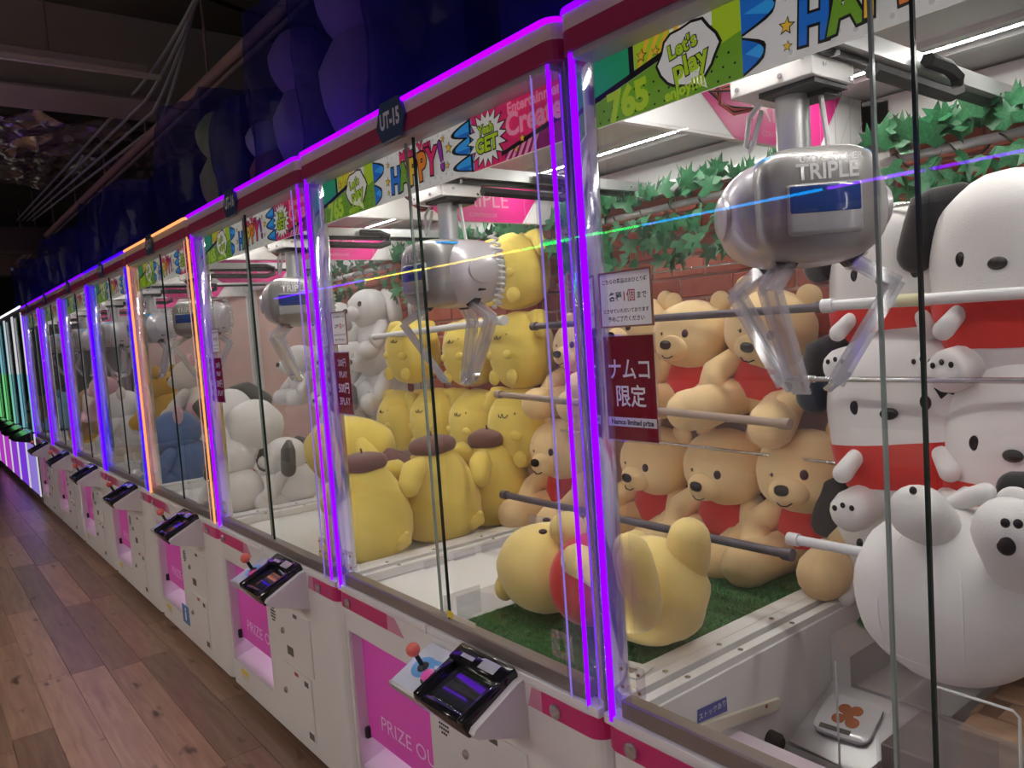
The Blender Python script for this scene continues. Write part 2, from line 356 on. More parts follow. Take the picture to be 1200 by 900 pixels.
b = MB(); b.tube([(1.5, 0.5, 2.80), (-12.5, 0.5, 2.80)], 0.012, 8); b.obj('lower_rod', 'pipe', tl)
for i in range(9):
    b = MB(); b.tube([(-0.6-1.35*i, 0.5, 2.87), (-0.6-1.35*i, 0.5, 3.5)], 0.009, 6); b.obj('hanger_rod', 'pipe', tl)
# foil-wrapped duct crossing behind the beam
def crumple(x0, x1, y0, y1, z0, z1, n, amp, seed):
    m_ = MB(); vs = []; nx, ny = n
    for j in range(ny+1):
        for i in range(nx+1):
            x = x0+(x1-x0)*i/nx; y = y0+(y1-y0)*j/ny
            vs.append((x, y, z0+amp*noise.noise(Vector((x*4, y*4, seed)))+amp*0.6*abs(noise.noise(Vector((x*9, y*9, seed))))+amp*0.3*abs(noise.noise(Vector((x*23, y*23, seed))))))
    nb = len(vs); vs += [(v[0], v[1], z1) for v in vs]
    fs = [(j*(nx+1)+i, (j+1)*(nx+1)+i, (j+1)*(nx+1)+i+1, j*(nx+1)+i+1) for j in range(ny) for i in range(nx)]
    fs += [tuple(nb+k for k in reversed(f)) for f in fs]
    m_.add(vs, fs, 0, True); return m_
tag(crumple(-8.4, -5.6, -4.0, 1.7, 3.20, 3.45, (90, 180), 0.10, 2).obj('foil_duct', 'foil'), 'crumpled silver foil wrapped duct under the ceiling', 'duct')
b = MB(); b.tube([(-5.75, -4.4, 3.25), (-5.75, 1.7, 3.25)], 0.045, 12); tag(b.obj('sprinkler_pipe', mat('pipe_pale', (0.30, 0.28, 0.26), 0.4, 0.4)), 'pale straight pipe beside the foil duct', 'pipe')
b = MB(); b.rbox(-7.6, -6.6, -3.2, -0.42, 2.75, 3.10, 0.02, 1); tag(b.obj('air_unit', mat('unit_dark', (0.055, 0.043, 0.04), 0.8)), 'dark boxy air unit hanging under the ceiling', 'air unit')
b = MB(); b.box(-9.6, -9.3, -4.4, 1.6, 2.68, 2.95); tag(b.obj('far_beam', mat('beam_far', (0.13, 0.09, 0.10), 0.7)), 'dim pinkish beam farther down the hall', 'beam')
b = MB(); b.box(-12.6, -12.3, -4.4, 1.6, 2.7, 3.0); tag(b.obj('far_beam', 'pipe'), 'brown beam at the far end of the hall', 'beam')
def sag(p0, p1, dip, n=12):
    p0, p1 = Vector(p0), Vector(p1)
    return [p0.lerp(p1, i/n) - Vector((0, 0, dip*4*(i/n)*(1-i/n))) for i in range(n+1)]
def cable(name, pts, r, m, label):
    b_ = MB(); b_.tube(pts, r, 6); return tag(b_.obj(name, m), label, 'cable')
cable('ceiling_cable', sag((-3.2, -2.4, 3.42), (-3.0, 0.9, 3.40), 0.18, 16), 0.022, 'black', 'thick black cable sagging above the light fitting')
cable('ceiling_cable', sag((-2.9, -0.4, 3.45), (-3.4, 1.2, 3.30), 0.12), 0.014, 'black', 'thin black cable crossing above the light fitting')
for i in range(4):
    cable('ceiling_cable', [Vector((-2.5, 0.45+0.03*i, 3.5))] + sag((-2.7-0.1*i, 0.42, 3.30), (-4.1-0.05*i, 0.34+0.05*i, 3.02-0.05*i), 0.05) + [Vector((-9.5, 0.25+0.05*i, 3.05))], 0.010, 'cable_grey',
          ['uppermost grey cable of the bundle beside the pipe rail', 'second grey cable of the bundle beside the pipe rail', 'third grey cable of the bundle beside the pipe rail', 'lowest grey cable of the bundle beside the pipe rail'][i])
cable('ceiling_cable', sag((-5.3, -2.4, 3.2), (-5.4, 0.1, 3.35), 0.2), 0.045, 'black', 'heavy black hose sagging behind the concrete beam')
cable('ceiling_cable', [(-5.6, -0.55, 3.4), (-5.62, -0.52, 3.0), (-5.68, -0.5, 2.72)], 0.022, 'black', 'black cable dropping to the pendant lamp')
t = thing('pendant_lamp', 'dark pendant lamp hanging below the foil duct, unlit', 'lamp', (-5.68, -0.5, 2.45))
b = MB(); b.lathe([(0.09, 0.20), (0.085, 0.26), (0.03, 0.28)], 14); b.obj('cap', 'black', t)
b = MB(); b.tube([(0, 0, -0.15), (0, 0, 0.22)], 0.018, 8); b.obj('stem', 'pipe', t)
b = MB(); b.lathe([(0.07, -0.22), (0.05, -0.16), (0.02, -0.14)], 12); b.obj('shade', 'pipe', t)
for i, (x, y) in enumerate([(-5.0, -0.75), (-5.1, -0.62), (-6.2, -0.3), (-6.4, 0.1), (-5.0, -0.2), (-7.5, -0.2)]):
    b = MB(); b.tube([(x, y, 3.5), (x, y, 2.9+0.08*i)], 0.009, 6); tag(b.obj('hanger_rod', 'cable_grey'), 'thin steel hanger rod below the dark ceiling', 'rod', 'ceiling hanger rods')
# downlights added out of view above the aisle to brighten the machine fronts
for i, (x, y) in enumerate([(2.2, -1.5), (-0.4, -1.6), (-3.0, -1.6), (-6.0, -1.6)]):
    t = thing('ceiling_downlight', 'round ceiling downlight above the aisle', 'lamp', (x, y, 3.5), group='ceiling downlights above the aisle')
    b = MB(); b.lathe([(0.09, -0.12), (0.095, -0.12), (0.095, 0.0), (0.03, 0.0)], 18); b.obj('housing', 'black', t)
    ld = bpy.data.lights.new('downlight', 'SPOT'); ld.energy = 24; ld.spot_size = 2.2; ld.spot_blend = 0.7; ld.shadow_soft_size = 0.08; ld.color = (1.0, 0.84, 0.72)
    lo = link('downlight_bulb', ld, t); lo.location = (0, 0, -0.14)

# ------------------------------------------------------------------ claw machine (parts in local coordinates, x 0..P, front at y = 0)
m0 = thing('claw_machine', 'x', 'claw machine')
b = MB()
ro = rect_round
b.prism(ro(0.004, P-0.004, 0.0, 0.045, 0.035), 0.05, 0.15)
b.prism(ro(0.004, P-0.004, 0.0, 0.045, 0.035), 0.566, 0.635)
b.prism(ro(0.004, 0.048, 0.0, 0.045, 0.035, True, False), 0.15, 0.566)
b.prism(ro(0.475, P-0.004, 0.0, 0.045, 0.035, False, True), 0.15, 0.566)
b.box(0.004, 0.016, 0.045, 1.05, 0.05, 0.69); b.box(P-0.016, P-0.004, 0.045, 1.05, 0.05, 0.69); b.box(0.016, P-0.016, 1.04, 1.05, 0.05, 0.69); b.box(0.016, P-0.016, 0.045, 1.04, 0.05, 0.06)
b.obj('base_cabinet', 'white_paint', m0)
b = MB(); b.box(0.048, 0.475, 0.30, 0.31, 0.15, 0.566); b.box(0.048, 0.052, 0.004, 0.3, 0.15, 0.566); b.box(0.471, 0.475, 0.004, 0.3, 0.15, 0.566); b.box(0.048, 0.475, 0.004, 0.3, 0.562, 0.566)
b.add([(0.05, 0.006, 0.155), (0.473, 0.006, 0.155), (0.473, 0.3, 0.235), (0.05, 0.3, 0.235)], [(0, 1, 2, 3)])
b.obj('prize_chute', 'jamb', m0)
b = MB(); b.add([(0.08, 0.10, 0.5605), (0.08, 0.14, 0.5605), (0.44, 0.14, 0.5605), (0.44, 0.10, 0.5605)], [(0, 1, 2, 3)]); b.obj('chute_lamp', emis('chute_white', (1.0, 0.75, 0.95), 7.0), m0)
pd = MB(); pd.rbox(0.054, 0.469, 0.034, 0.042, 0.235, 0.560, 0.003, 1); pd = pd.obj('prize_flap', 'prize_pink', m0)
put_text('PRIZE OUT', 0.060, 'letter_pink', pd, (0.305, 0.0335, 0.305), sx=1.15)
b = MB(); b.rbox(0.052, 0.066, 0.02, 0.05, 0.232, 0.268, 0.004, 1); b.obj('flap_hinge', 'black', m0)
for (x0, x1, z0, z1, lz) in ((0.62, 0.865, 0.325, 0.52, 0.43), (0.60, 0.835, 0.095, 0.312, 0.212)):
    d = MB(); d.rbox(x0, x1, -0.005, 0.002, z0, z1, 0.002, 1); d = d.obj('service_door', 'white_paint', m0)
    l = MB(); l.lathe([(0.011, 0.0), (0.011, 0.006), (0.006, 0.009)], 12, M=Matrix.Translation((x0+0.017, -0.004, lz)) @ Matrix.Rotation(PI/2, 4, 'X')); l.obj('lock', 'steel', d)
    b = MB(); b.box(x1-0.13, x1-0.10, -0.0062, -0.005, z1-0.02, z1-0.008); b.obj('sticker', 'sticker_red' if z0 < 0.2 else 'sticker_grey', d)
    b = MB(); b.box(x1-0.05, x1-0.02, -0.0062, -0.005, z1-0.032, z1-0.015) if z0 < 0.2 else b.box(x0+0.04, x0+0.09, -0.0062, -0.005, z0+0.03, z0+0.06); b.obj('sticker', 'sticker_grey', d)
    if z0 < 0.2:
        b = MB(); b.box(x1-0.045, x1-0.008, -0.0062, -0.005, z0+0.008, z0+0.03); b.obj('sticker', 'sticker_grey', d)
b = MB()
for i in range(5):
    for j in range(5):
        if abs(i-2)+abs(j-2) < 4: b.lathe([(0.0032, 0), (0.0032, 0.0015)], 6, M=Matrix.Translation((0.520+i*0.009, 0, 0.44+j*0.011)) @ Matrix.Rotation(PI/2, 4, 'X'))
b.obj('speaker_grille', 'black', m0)
b = MB(); b.box(0.12, 0.20, -0.0012, 0, 0.118, 0.134, 0); b.box(0.12, 0.20, -0.0012, 0, 0.096, 0.117, 1); b.obj('warning_sticker', ['sticker_yellow', 'sticker_cream'], m0)
for x in (0.115, 0.985):
    for y in (0.06, 0.95):
        b = MB(); b.lathe([(0.028, 0), (0.028, 0.008), (0.010, 0.014), (0.010, 0.055)], 12, M=Matrix.Translation((x, y, 0))); b.obj('foot', 'steel', m0)
b = MB(); b.prism(ro(0.002, P-0.002, -0.004, 0.05, 0.036), 0.635, 0.680)
b.obj('belt', 'white_paint', m0)
b = MB(); b.prism(ro(0.001, 0.30, -0.0055, 0.05, 0.036, True, False), 0.6355, 0.679, 0)
b.add([(0.30, -0.0055, 0.6355), (0.385, -0.0055, 0.6355), (0.34, -0.0055, 0.679), (0.30, -0.0055, 0.679)], [(0, 1, 2, 3)], 1)
b.obj('pink_stripe', ['pink_band', 'pink_light'], m0)
b = MB(); b.prism(ro(0.93, P-0.001, -0.0055, 0.05, 0.036, False, True), 0.6355, 0.679, 0)
b.add([(0.885, -0.0055, 0.6355), (0.93, -0.0055, 0.6355), (0.93, -0.0055, 0.679), (0.90, -0.0055, 0.679)], [(0, 1, 2, 3)], 1)
b.obj('pink_stripe', ['pink_band', 'pink_light'], m0)
for x in (0.075, 0.975):
    l = MB(); l.lathe([(0.015, 0.0), (0.015, 0.006), (0.011, 0.008), (0.007, 0.008)], 14, M=Matrix.Translation((x, -0.006, 0.655)) @ Matrix.Rotation(PI/2, 4, 'X')); l.obj('cabinet_lock', 'steel', m0)
b = MB(); b.rbox(0.006, 0.496, -0.006, 0.03, 0.680, 0.700, 0.004, 2); b.rbox(0.499, P-0.006, -0.006, 0.03, 0.680, 0.700, 0.004, 2); b.obj('ledge', 'white_paint', m0)
b = MB(); b.rbox(0.045, P-0.045, 0.002, 0.034, 0.700, 0.734, 0.003, 1); b.obj('glass_channel', 'rail_metal', m0)
# console
cs = MB()
def yz_prism(mb, pts, x0, x1, mi=0):
    n = len(pts); vs = [(x, p[0], p[1]) for x in (x0, x1) for p in pts]
    mb.add(vs, [tuple(range(n)), tuple(range(2*n-1, n-1, -1))] + [(i, n+i, n+(i+1) % n, (i+1) % n) for i in range(n)], mi)
yz_prism(cs, [(0.0, 0.665), (-0.01, 0.668), (-0.128, 0.612), (-0.132, 0.604), (-0.10, 0.588), (0.0, 0.562)], 0.665, 0.857)
yz_prism(cs, [(0.0, 0.688), (-0.02, 0.684), (-0.132, 0.627), (-0.138, 0.618), (-0.130, 0.606), (0.0, 0.560)], 0.857, 0.876)
yz_prism(cs, [(0.0, 0.660), (-0.118, 0.604), (-0.118, 0.592), (-0.06, 0.585), (0.0, 0.60)], 0.532, 0.665)
cs = cs.obj('console', 'white_paint', m0)
ang = math.atan2(0.056, 0.118)
TM = Matrix.Translation((0, -0.128, 0.618)) @ Matrix.Rotation(ang, 4, 'X')
b = MB(); b.rbox(0.530, 0.672, -0.004, 0.128, -0.012, 0.002, 0.006, 2, M=TM); b.obj('control_plate', 'panel_pale', cs)
b = MB(); b.rbox(0.529, 0.673, -0.010, 0.002, -0.020, 0.003, 0.006, 2, M=TM); b.obj('plate_edge', 'alu', cs)
b = MB(); b.lathe([(0.030, 0.0022), (0.030, 0.0030)], 20, M=TM @ Matrix.Translation((0.588, 0.062, 0)) @ Matrix.Diagonal((1.15, 1, 1, 1)))
b.prism([(0.60, 0.075), (0.64, 0.085), (0.645, 0.095), (0.60, 0.09)], 0.0022, 0.0030, M=TM)
b.prism([(0.62, 0.03), (0.65, 0.02), (0.655, 0.06), (0.64, 0.065)], 0.0022, 0.0028, M=TM); b.obj('plate_print', 'panel_blue', cs)
js = MB(); js.lathe([(0.016, 0.002), (0.012, 0.008), (0.006, 0.012), (0.0055, 0.045)], 12, M=TM @ Matrix.Translation((0.588, 0.062, 0))); js = js.obj('joystick', 'black', cs)
b = MB(); b.ell(TM @ Vector((0.588, 0.062, 0.056)), (0.0165,)*3, 16, 12); bo = b.mesh('ball', ['joy_red']); o = link('joystick_ball', bo, cs)
bt = MB(); bt.lathe([(0.0215, 0.002), (0.0215, 0.012), (0.018, 0.014)], 20, M=TM @ Matrix.Translation((0.642, 0.045, 0))); bt.obj('button_ring', 'black', cs)
bt = MB(); bt.lathe([(0.0175, 0.012), (0.0165, 0.020), (0.010, 0.024), (0.003, 0.025)], 20, M=TM @ Matrix.Translation((0.642, 0.045, 0))); bt.obj('button', 'btn_pink', cs)
TB = TM @ Matrix.Translation((0, 0, 0.004))
b = MB()
for (x0, x1, y0, y1, h) in ((0.664, 0.690, -0.012, 0.118, 0.026), (0.832, 0.858, -0.012, 0.118, 0.026), (0.664, 0.858, -0.014, 0.012, 0.020), (0.664, 0.858, 0.098, 0.145, 0.030)):
    b.rbox(x0, x1, y0, y1, -0.016, h, 0.006, 2, M=TB)
b.obj('screen_bezel', 'black_gloss', cs)
b = MB(); b.box(0.686, 0.836, -0.049, 0.049, -0.002, 0.002, M=TB @ Matrix.Translation((0, 0.055, 0.007)) @ Matrix.Rotation(-0.055, 4, 'X')); b.obj('touch_screen', 'screen_glass', cs)
b = MB(); b.box(0.70, 0.745, 0.112, 0.122, 0.0301, 0.0308, M=TB); b.box(0.77, 0.825, 0.106, 0.132, 0.0301, 0.0308, M=TB); b.obj('reader_sticker', 'claw_grey', cs)
# glass
for (x0, x1, y0, nm) in ((0.035, 0.58, 0.012, 'a'), (0.524, P-0.035, 0.026, 'b')):
    g = MB(); g.box(x0, x1, y0, y0+0.005, 0.722, 1.862); g = g.obj('front_pane', 'glass', m0)
    xe = x1 if nm == 'a' else x0
    b = MB(); b.box(xe-0.0022, xe+0.0022, y0-0.0006, y0+0.0056, 0.724, 1.86); b.obj('pane_edge', 'edge_dark' if nm == 'a' else 'edge_pale', g)
g = MB(); g.box(0.032, 0.037, 0.06, 1.0, 0.722, 1.77); g.obj('side_pane', 'side_glass', m0)
for x in (0.045, P-0.155):
    h = MB()
    for (a, c, d, e) in ((0, 0.016, 0, 0.052), (0.040, 0.056, 0, 0.052), (0.016, 0.040, 0, 0.012), (0.016, 0.040, 0.042, 0.052)): h.box(x+a, x+c, 0.003 if x < 0.5 else 0.018, 0.010 if x < 0.5 else 0.025, 0.752+d, 0.752+e)
    h = h.obj('pane_handle', 'clear_plastic', m0)
    for a in (0.008, 0.048):
        for d in (0.009, 0.042): b = MB(); b.lathe([(0.0032, 0), (0.0032, 0.002)], 8, M=Matrix.Translation((x+a, 0.003 if x < 0.5 else 0.018, 0.752+d)) @ Matrix.Rotation(PI/2, 4, 'X')); b.obj('screw', 'sign_brown', h)
# corner posts with LED tubes; right posts get a painted acrylic edge glow
for (xa, xb, x1, x2, r1) in ((0.006, 0.072, 0.027, 0.062, 0.0060), (P-0.092, P-0.006, P-0.034, P-0.080, 0.0042)):
    p_ = MB(); p_.rbox(xa, xb, -0.003, 0.006, 0.690, 1.868, 0.002, 1); p_ = p_.obj('corner_post', 'acrylic', m0)
    b = MB(); b.tube([(x1, -0.002, 0.690), (x1, -0.002, 1.866)], r1, 8); b.obj('led_tube', 'led_purple', p_)
    if xa > 0.5:
        b = MB(); b.tube([(x2, -0.003, 0.695), (x2, -0.003, 1.862)], 0.0019, 6); b.obj('led_line', 'ledline_purple', p_)  # thin emissive line stands in for light reflected in the acrylic edge
for (xa, xb) in ((0.003, 0.016), (P-0.022, P-0.003)):
    b = MB(); b.rbox(xa, xb, 0.008, 0.06, 0.68, 1.868, 0.004, 2); b.obj('corner_column', 'silver', m0)
emis('column_white', (1.0, 0.97, 0.93), 9.0); emis('column_dim', (1.0, 0.97, 0.93), 3.0)
for (x0_, x1_) in ((P-0.028, P-0.040),):      # added white fill strip, hidden in the right front corner, brightens the play field
    b = MB(); ya, yb = (0.060, 0.066) if x0_ < 0.5 else (0.066, 0.060)
    b.add([(x0_, ya, 0.75), (x1_, yb, 0.75), (x1_, yb, 1.74), (x0_, ya, 1.74)], [(0, 1, 2, 3)]); tp = b.obj('corner_tape', 'column_white', m0)
    b = MB(); b.box(min(x0_, x1_)-0.002, max(x0_, x1_)+0.002, 0.050, 0.0585, 0.735, 1.755); b.obj('tape_carrier', 'silver', tp)
# header
b = MB(); b.prism(ro(0.002, P-0.002, -0.012, 0.055, 0.03), 1.868, 1.903); b.obj('header_stripe', 'header_pink', m0)
b = MB(); b.prism(ro(0.002, P-0.002, -0.012, 0.055, 0.03), 1.903, 1.931); hd = b.obj('header', 'header_white', m0)
b = MB(); b.box(0.004, P-0.004, 0.055, 1.05, 1.926, 1.931); b.obj('roof_panel', 'header_white', m0)
b = MB(); b.box(0.03, P-0.03, -0.004, 0.05, 1.856, 1.868); b.obj('header_channel', 'grey_in', m0)
path = [(0.006, 0.06, 1.936)] + [(0.036-0.03*math.cos(a*PI/8), 0.018-0.03*math.sin(a*PI/8), 1.936) for a in range(5)] + [(P-0.036+0.03*math.sin(a*PI/8), 0.018-0.03*math.cos(a*PI/8), 1.936) for a in range(5)] + [(P-0.006, 0.06, 1.936)]
b = MB(); b.tube(path, 0.006, 8); b.obj('header_light', 'ledbar_purple', m0)
# badge
bx = MB(); hexa = [(0.478, 1.895), (0.498, 1.858), (0.58, 1.858), (0.604, 1.900), (0.585, 1.946), (0.50, 1.946)]
bx.prism(hexa, 0.012, 0.020, M=FRONT); badge = bx.obj('badge', mat('badge', (0.03, 0.07, 0.16), 0.3), m0)
# printed strip behind the glass, back-lit film
def pm(n, c): return mat('print_'+n, c, 0.5, emit=c, estr=0.30)
for n, c in dict(green=(0.02, 0.36, 0.13), lime=(0.42, 0.62, 0.02), leaf=(0.16, 0.36, 0.02), black=(0.008, 0.006, 0.006), white=(0.78, 0.77, 0.73), blue=(0.01, 0.16, 0.62), sky=(0.03, 0.36, 0.82), pink=(0.70, 0.02, 0.14), plum=(0.26, 0.004, 0.12), yellow=(0.85, 0.52, 0.04), orange=(0.80, 0.22, 0.02), rose=(0.85, 0.30, 0.45), dot=(0.62, 0.61, 0.58), violet=(0.30, 0.03, 0.35)).items(): pm(n, c)
PN = ['green', 'lime', 'leaf', 'black', 'white', 'blue', 'sky', 'pink', 'plum', 'yellow', 'orange', 'rose', 'dot', 'violet']
ps = MB(); Z0, Z1 = 1.745, 1.856
def pp(pts, col, layer, mb=None):
    (mb or ps).add([(x, 0.046-layer*0.0005, Z0+z*(Z1-Z0)) for x, z in pts], [tuple(range(len(pts)))], PN.index(col))
ps.box(0.03, P-0.03, 0.047, 0.050, Z0, Z1, PN.index('white'))
pp([(0.03, 0.45), (0.115, 0.62), (0.115, 1), (0.03, 1)], 'green', 1)
pp([(0.03, 0), (0.33, 0), (0.33, 0.9), (0.20, 0.68), (0.03, 0.37)], 'leaf', 1)
pp([(0.03, 0.37), (0.20, 0.68), (0.20, 0.78), (0.03, 0.46)], 'black', 2)
pp([(0.124, 0.63), (0.20, 0.78), (0.20, 1), (0.124, 1)], 'lime', 1); pp([(0.113, 0.55), (0.124, 0.57), (0.124, 1), (0.113, 1)], 'black', 2)
for k in range(4): pp([(0.13+0.02*k, 0.64+0.035*k), (0.138+0.02*k, 0.66+0.035*k), (0.16+0.02*k, 1), (0.15+0.02*k, 1)], 'yellow', 1.5)
pp([(0.28, 0.5), (0.33, 0.6), (0.33, 1), (0.28, 1)], 'lime', 1.2)
def blob(cx, cz, rx, rz, n=18, wob=0.08, s=1): return [(cx+rx*math.cos(2*PI*i/n)*(1+wob*math.sin(i*2.1+s)), cz+rz*math.sin(2*PI*i/n)*(1+wob*math.cos(i*1.7+s))) for i in range(n)]
pp(blob(0.233, 0.56, 0.060, 0.44), 'black', 3); pp(blob(0.233, 0.56, 0.055, 0.40), 'white', 4)
pp([(0.235, 0.2), (0.262, 0.2), (0.268, 0.02)], 'white', 4)
def wave(x, amp, sgn, n=17): return [(x+sgn*amp*abs(math.sin(PI*2*i/(n-1))), i/(n-1)) for i in range(n)]
w1 = [(0.345, 1), (0.33, 1), (0.33, 0), (0.345, 0)]
for (z0, z1, x1) in ((0.0, 0.5, 0.372), (0.5, 1.0, 0.392)):
    n = 10; arc = [(0.33+(x1-0.33)*math.sin(PI*i/n)*(1+0.1*math.sin(i)), z0+(z1-z0)*i/n) for i in range(n+1)]
    pp(arc, 'black', 2.2); arc2 = [(0.33+(x1-0.337)*math.sin(PI*i/n), z0+0.03+(z1-z0-0.06)*i/n) for i in range(n+1)]; pp(arc2, 'blue', 3)
    pp([(a, b_) for a, b_ in arc2[3:8]] + [(0.335, z0+0.55*(z1-z0))], 'sky', 3.4)
for (z0, z1) in ((0.0, 0.36), (0.30, 0.72), (0.62, 1.0)):
    n = 10; arc = [(0.765-0.075*math.sin(PI*i/n)-0.01*i/n, z0+(z1-z0)*i/n) for i in range(n+1)]
    pp(arc, 'black', 2.2); arc2 = [(0.765-0.066*math.sin(PI*i/n), z0+0.03+(z1-z0-0.06)*i/n) for i in range(n+1)]; pp(arc2, 'sky', 3)
    pp(arc2[1:5] + [(0.762, z0+0.4*(z1-z0))], 'blue', 3.3)
pp([(0.758, 0), (1.07, 0), (1.07, 1), (0.758, 1)], 'pink', 1)
pp([(0.87, 0.0), (1.07, 0.0), (1.07, 0.42), (0.87, 0.15)], 'plum', 2)
pp([(0.86, 0.10), (1.07, 0.40), (1.07, 0.50), (0.86, 0.17)], 'black', 2.5)
for k in range(5): pp([(0.87+0.02*k, 0), (0.88+0.02*k, 0), (0.90+0.02*k, 0.17+0.03*k), (0.888+0.02*k, 0.16+0.03*k)], 'rose', 2.2)
pp([(0.755, 0), (0.762, 0), (0.762, 1), (0.755, 1)], 'black', 3.6)
st = [(0.815+(0.066 if i % 2 == 0 else 0.044)*math.cos(2*PI*i/36), 0.52+(0.52 if i % 2 == 0 else 0.36)*math.sin(2*PI*i/36)) for i in range(36)]
st = [(x, min(1, max(0, z))) for x, z in st]; pp([(0.815+(x-0.815)*1.12, min(1, max(0, 0.52+(z-0.52)*1.1))) for x, z in st], 'black', 3.7); pp(st, 'white', 4.2)
def star(cx, cz, r, col='yellow'):
    for k, (c, q) in enumerate((('black', 1.35), (col, 1.0))):
        pp([(cx+r*q*(1 if i % 2 == 0 else 0.45)*math.sin(2*PI*i/10+0.2), cz+r*9*q*(1 if i % 2 == 0 else 0.45)*math.cos(2*PI*i/10+0.2)) for i in range(10)], c, 5+k)
for a in ((0.402, 0.42, 0.010), (0.408, 0.78, 0.007), (0.402, 0.18, 0.006), (0.676, 0.62, 0.011), (0.655, 0.84, 0.007), (0.668, 0.30, 0.007), (0.142, 0.80, 0.009), (0.172, 0.78, 0.007), (0.93, 0.28, 0.008), (0.91, 0.12, 0.006)): star(*a)
for i in range(26):
    x = 0.405+(i % 13)*0.023; z = 0.1+(i//13)*0.8+0.05*(i % 2); pp(blob(x, z, 0.004, 0.035, 8, 0), 'dot', 0.8)
for i in range(14):
    for j in range(3):
        x = 0.04+i*0.0205+0.01*(j % 2); z = 0.06+0.16*j
        if z < 0.3+x*1.0: pp(blob(x, z, 0.0022, 0.018, 6, 0), 'black', 1.6)
poster = ps.obj('header_poster', [MATS['print_'+n] for n in PN], m0)
def ptext(txt, size, col, x, z, layer=7, rot=0.0, out=0.0016, sx=1.0, oc='print_black', bold=0.0008):
    y = 0.046-layer*0.0005; zz = Z0+z*(Z1-Z0)
    if out: put_text(txt, size, oc, poster, (x, y+0.0006, zz), rotz=rot, offset=out, sx=sx)
    put_text(txt, size, col, poster, (x, y, zz), rotz=rot, offset=bold, sx=sx)
ptext("Let's", 0.030, 'print_lime', 0.225, 0.69, rot=0.15, out=0.0026, bold=0.0010); ptext('play', 0.042, 'print_lime', 0.238, 0.42, rot=0.15, out=0.0032, bold=0.0014)
ptext('765', 0.064, 'print_lime', 0.108, 0.22, 6, 0.08, 0, 0.95, bold=0.0034); ptext('enjoy!!!!', 0.024, 'print_lime', 0.225, 0.12, 6, 0.08, 0, bold=0.001)
for i, (ch, c) in enumerate(zip('HAPPY!', ('blue', 'leaf', 'yellow', 'orange', 'pink', 'violet'))):
    ptext(ch, 0.080+0.004*(i % 2), 'print_'+c, 0.442+i*0.042, 0.36+0.025*i, layer=7+i*1.6, rot=(-0.06, 0.08, -0.04, 0.05, -0.08, 0.15)[i], out=0.0075, sx=0.80, bold=0.0036)
ptext('Make You', 0.034, 'print_pink', 0.535, 0.83, 6.0, 0.03, 0.0034, bold=0.0016)
ptext('Yeah', 0.026, 'print_lime', 0.815, 0.68, out=0.003, bold=0.001); ptext('GET', 0.040, 'print_lime', 0.815, 0.40, out=0.0042, bold=0.0018)
ptext('Entertainment', 0.030, 'print_rose', 0.975, 0.86, 6, 0, 0, bold=0.001); ptext('Create', 0.060, 'print_rose', 0.965, 0.56, 6, 0, 0, bold=0.002)
# interior
b = MB(); b.box(0.02, P-0.02, 0.05, 1.04, 1.918, 1.928); b.box(0.02, P-0.02, 0.70, 0.72, 1.905, 1.918); b.box(0.02, P-0.02, 0.80, 0.82, 1.905, 1.918); b.obj('inner_ceiling', mat('ceil_in', (0.62, 0.62, 0.62), 0.4), m0)
for y in (0.755, 0.16):
    b = MB(); b.add([(0.06, y-0.006, 1.9085), (0.06, y+0.006, 1.9085), (P-0.06, y+0.006, 1.9085), (P-0.06, y-0.006, 1.9085)], [(0, 1, 2, 3)]); sl_ = b.obj('strip_light', 'strip_white', m0)
    b = MB(); b.box(0.055, P-0.055, y-0.010, y+0.010, 1.909, 1.918); b.obj('strip_housing', 'alu', sl_)
sp = MB(); sp.box(0.004, 0.018, 0.062, 1.0, 1.770, 1.918); sp = sp.obj('side_panel', 'white_in', m0)
b = MB(); b.add([(0.019, 0.465, 1.770), (0.019, 0.785, 1.770), (0.019, 0.905, 1.918), (0.019, 0.27, 1.918)], [(0, 1, 2, 3)]); b.obj('panel_print', 'magenta_panel', sp)
b = MB()
for k in range(6):
    y = 0.80+0.07*k; b.box(0.0185, 0.0190, y, y+0.002, 1.77, 1.918); b.add([(0.0188, y, 1.77), (0.0188, y+0.003, 1.77), (0.0188, y+0.10, 1.918), (0.0188, y+0.097, 1.918)], [(0, 1, 2, 3)])
b.obj('panel_lines', 'panel_line', sp)
put_text('TRIPLE', 0.075, 'pink_light', sp, (0.0196, 0.62, 1.842), SIDE)
put_text('CONTROLLER', 0.018, 'pink_light', sp, (0.0196, 0.62, 1.792), SIDE)
b = MB(); b.box(0.02, P-0.02, 1.03, 1.05, 0.62, 1.92); b.obj('back_board', 'mortar', m0)
b = MB(); b.box(0.02, 0.085, 1.0, 1.03, 0.62, 1.90); b.box(P-0.05, P-0.02, 1.0, 1.03, 0.62, 1.90); b.box(0.02, P-0.02, 1.0, 1.03, 1.80, 1.91); b.obj('back_frame', 'white_in', m0)
for (y0, y1) in ((0.055, 0.085), (0.965, 0.995)):
    b = MB(); b.box(0.02, P-0.02, y0, y1, 1.795, 1.83); b.obj('gantry_rail', 'alu', m0)
b = MB(); b.box(0.0, 0.028, 0.035, 1.0, 0.690, 0.722); b.box(0.040, 0.062, 0.035, 1.0, 0.690, 0.716); b.box(P-0.04, P-0.001, 0.035, 1.0, 0.690, 0.722); sl = b.obj('side_sill', 'white_in', m0)
for y in (0.16, 0.33, 0.52, 0.74):
    for x in (0.014, 0.052):
        b = MB(); b.lathe([(0.006, 0), (0.006, 0.002), (0.003, 0.003)], 8, M=Matrix.Translation((x, y+(0.02 if x > 0.03 else 0), 0.722 if x < 0.03 else 0.716))); b.obj('bolt', 'steel', sl)
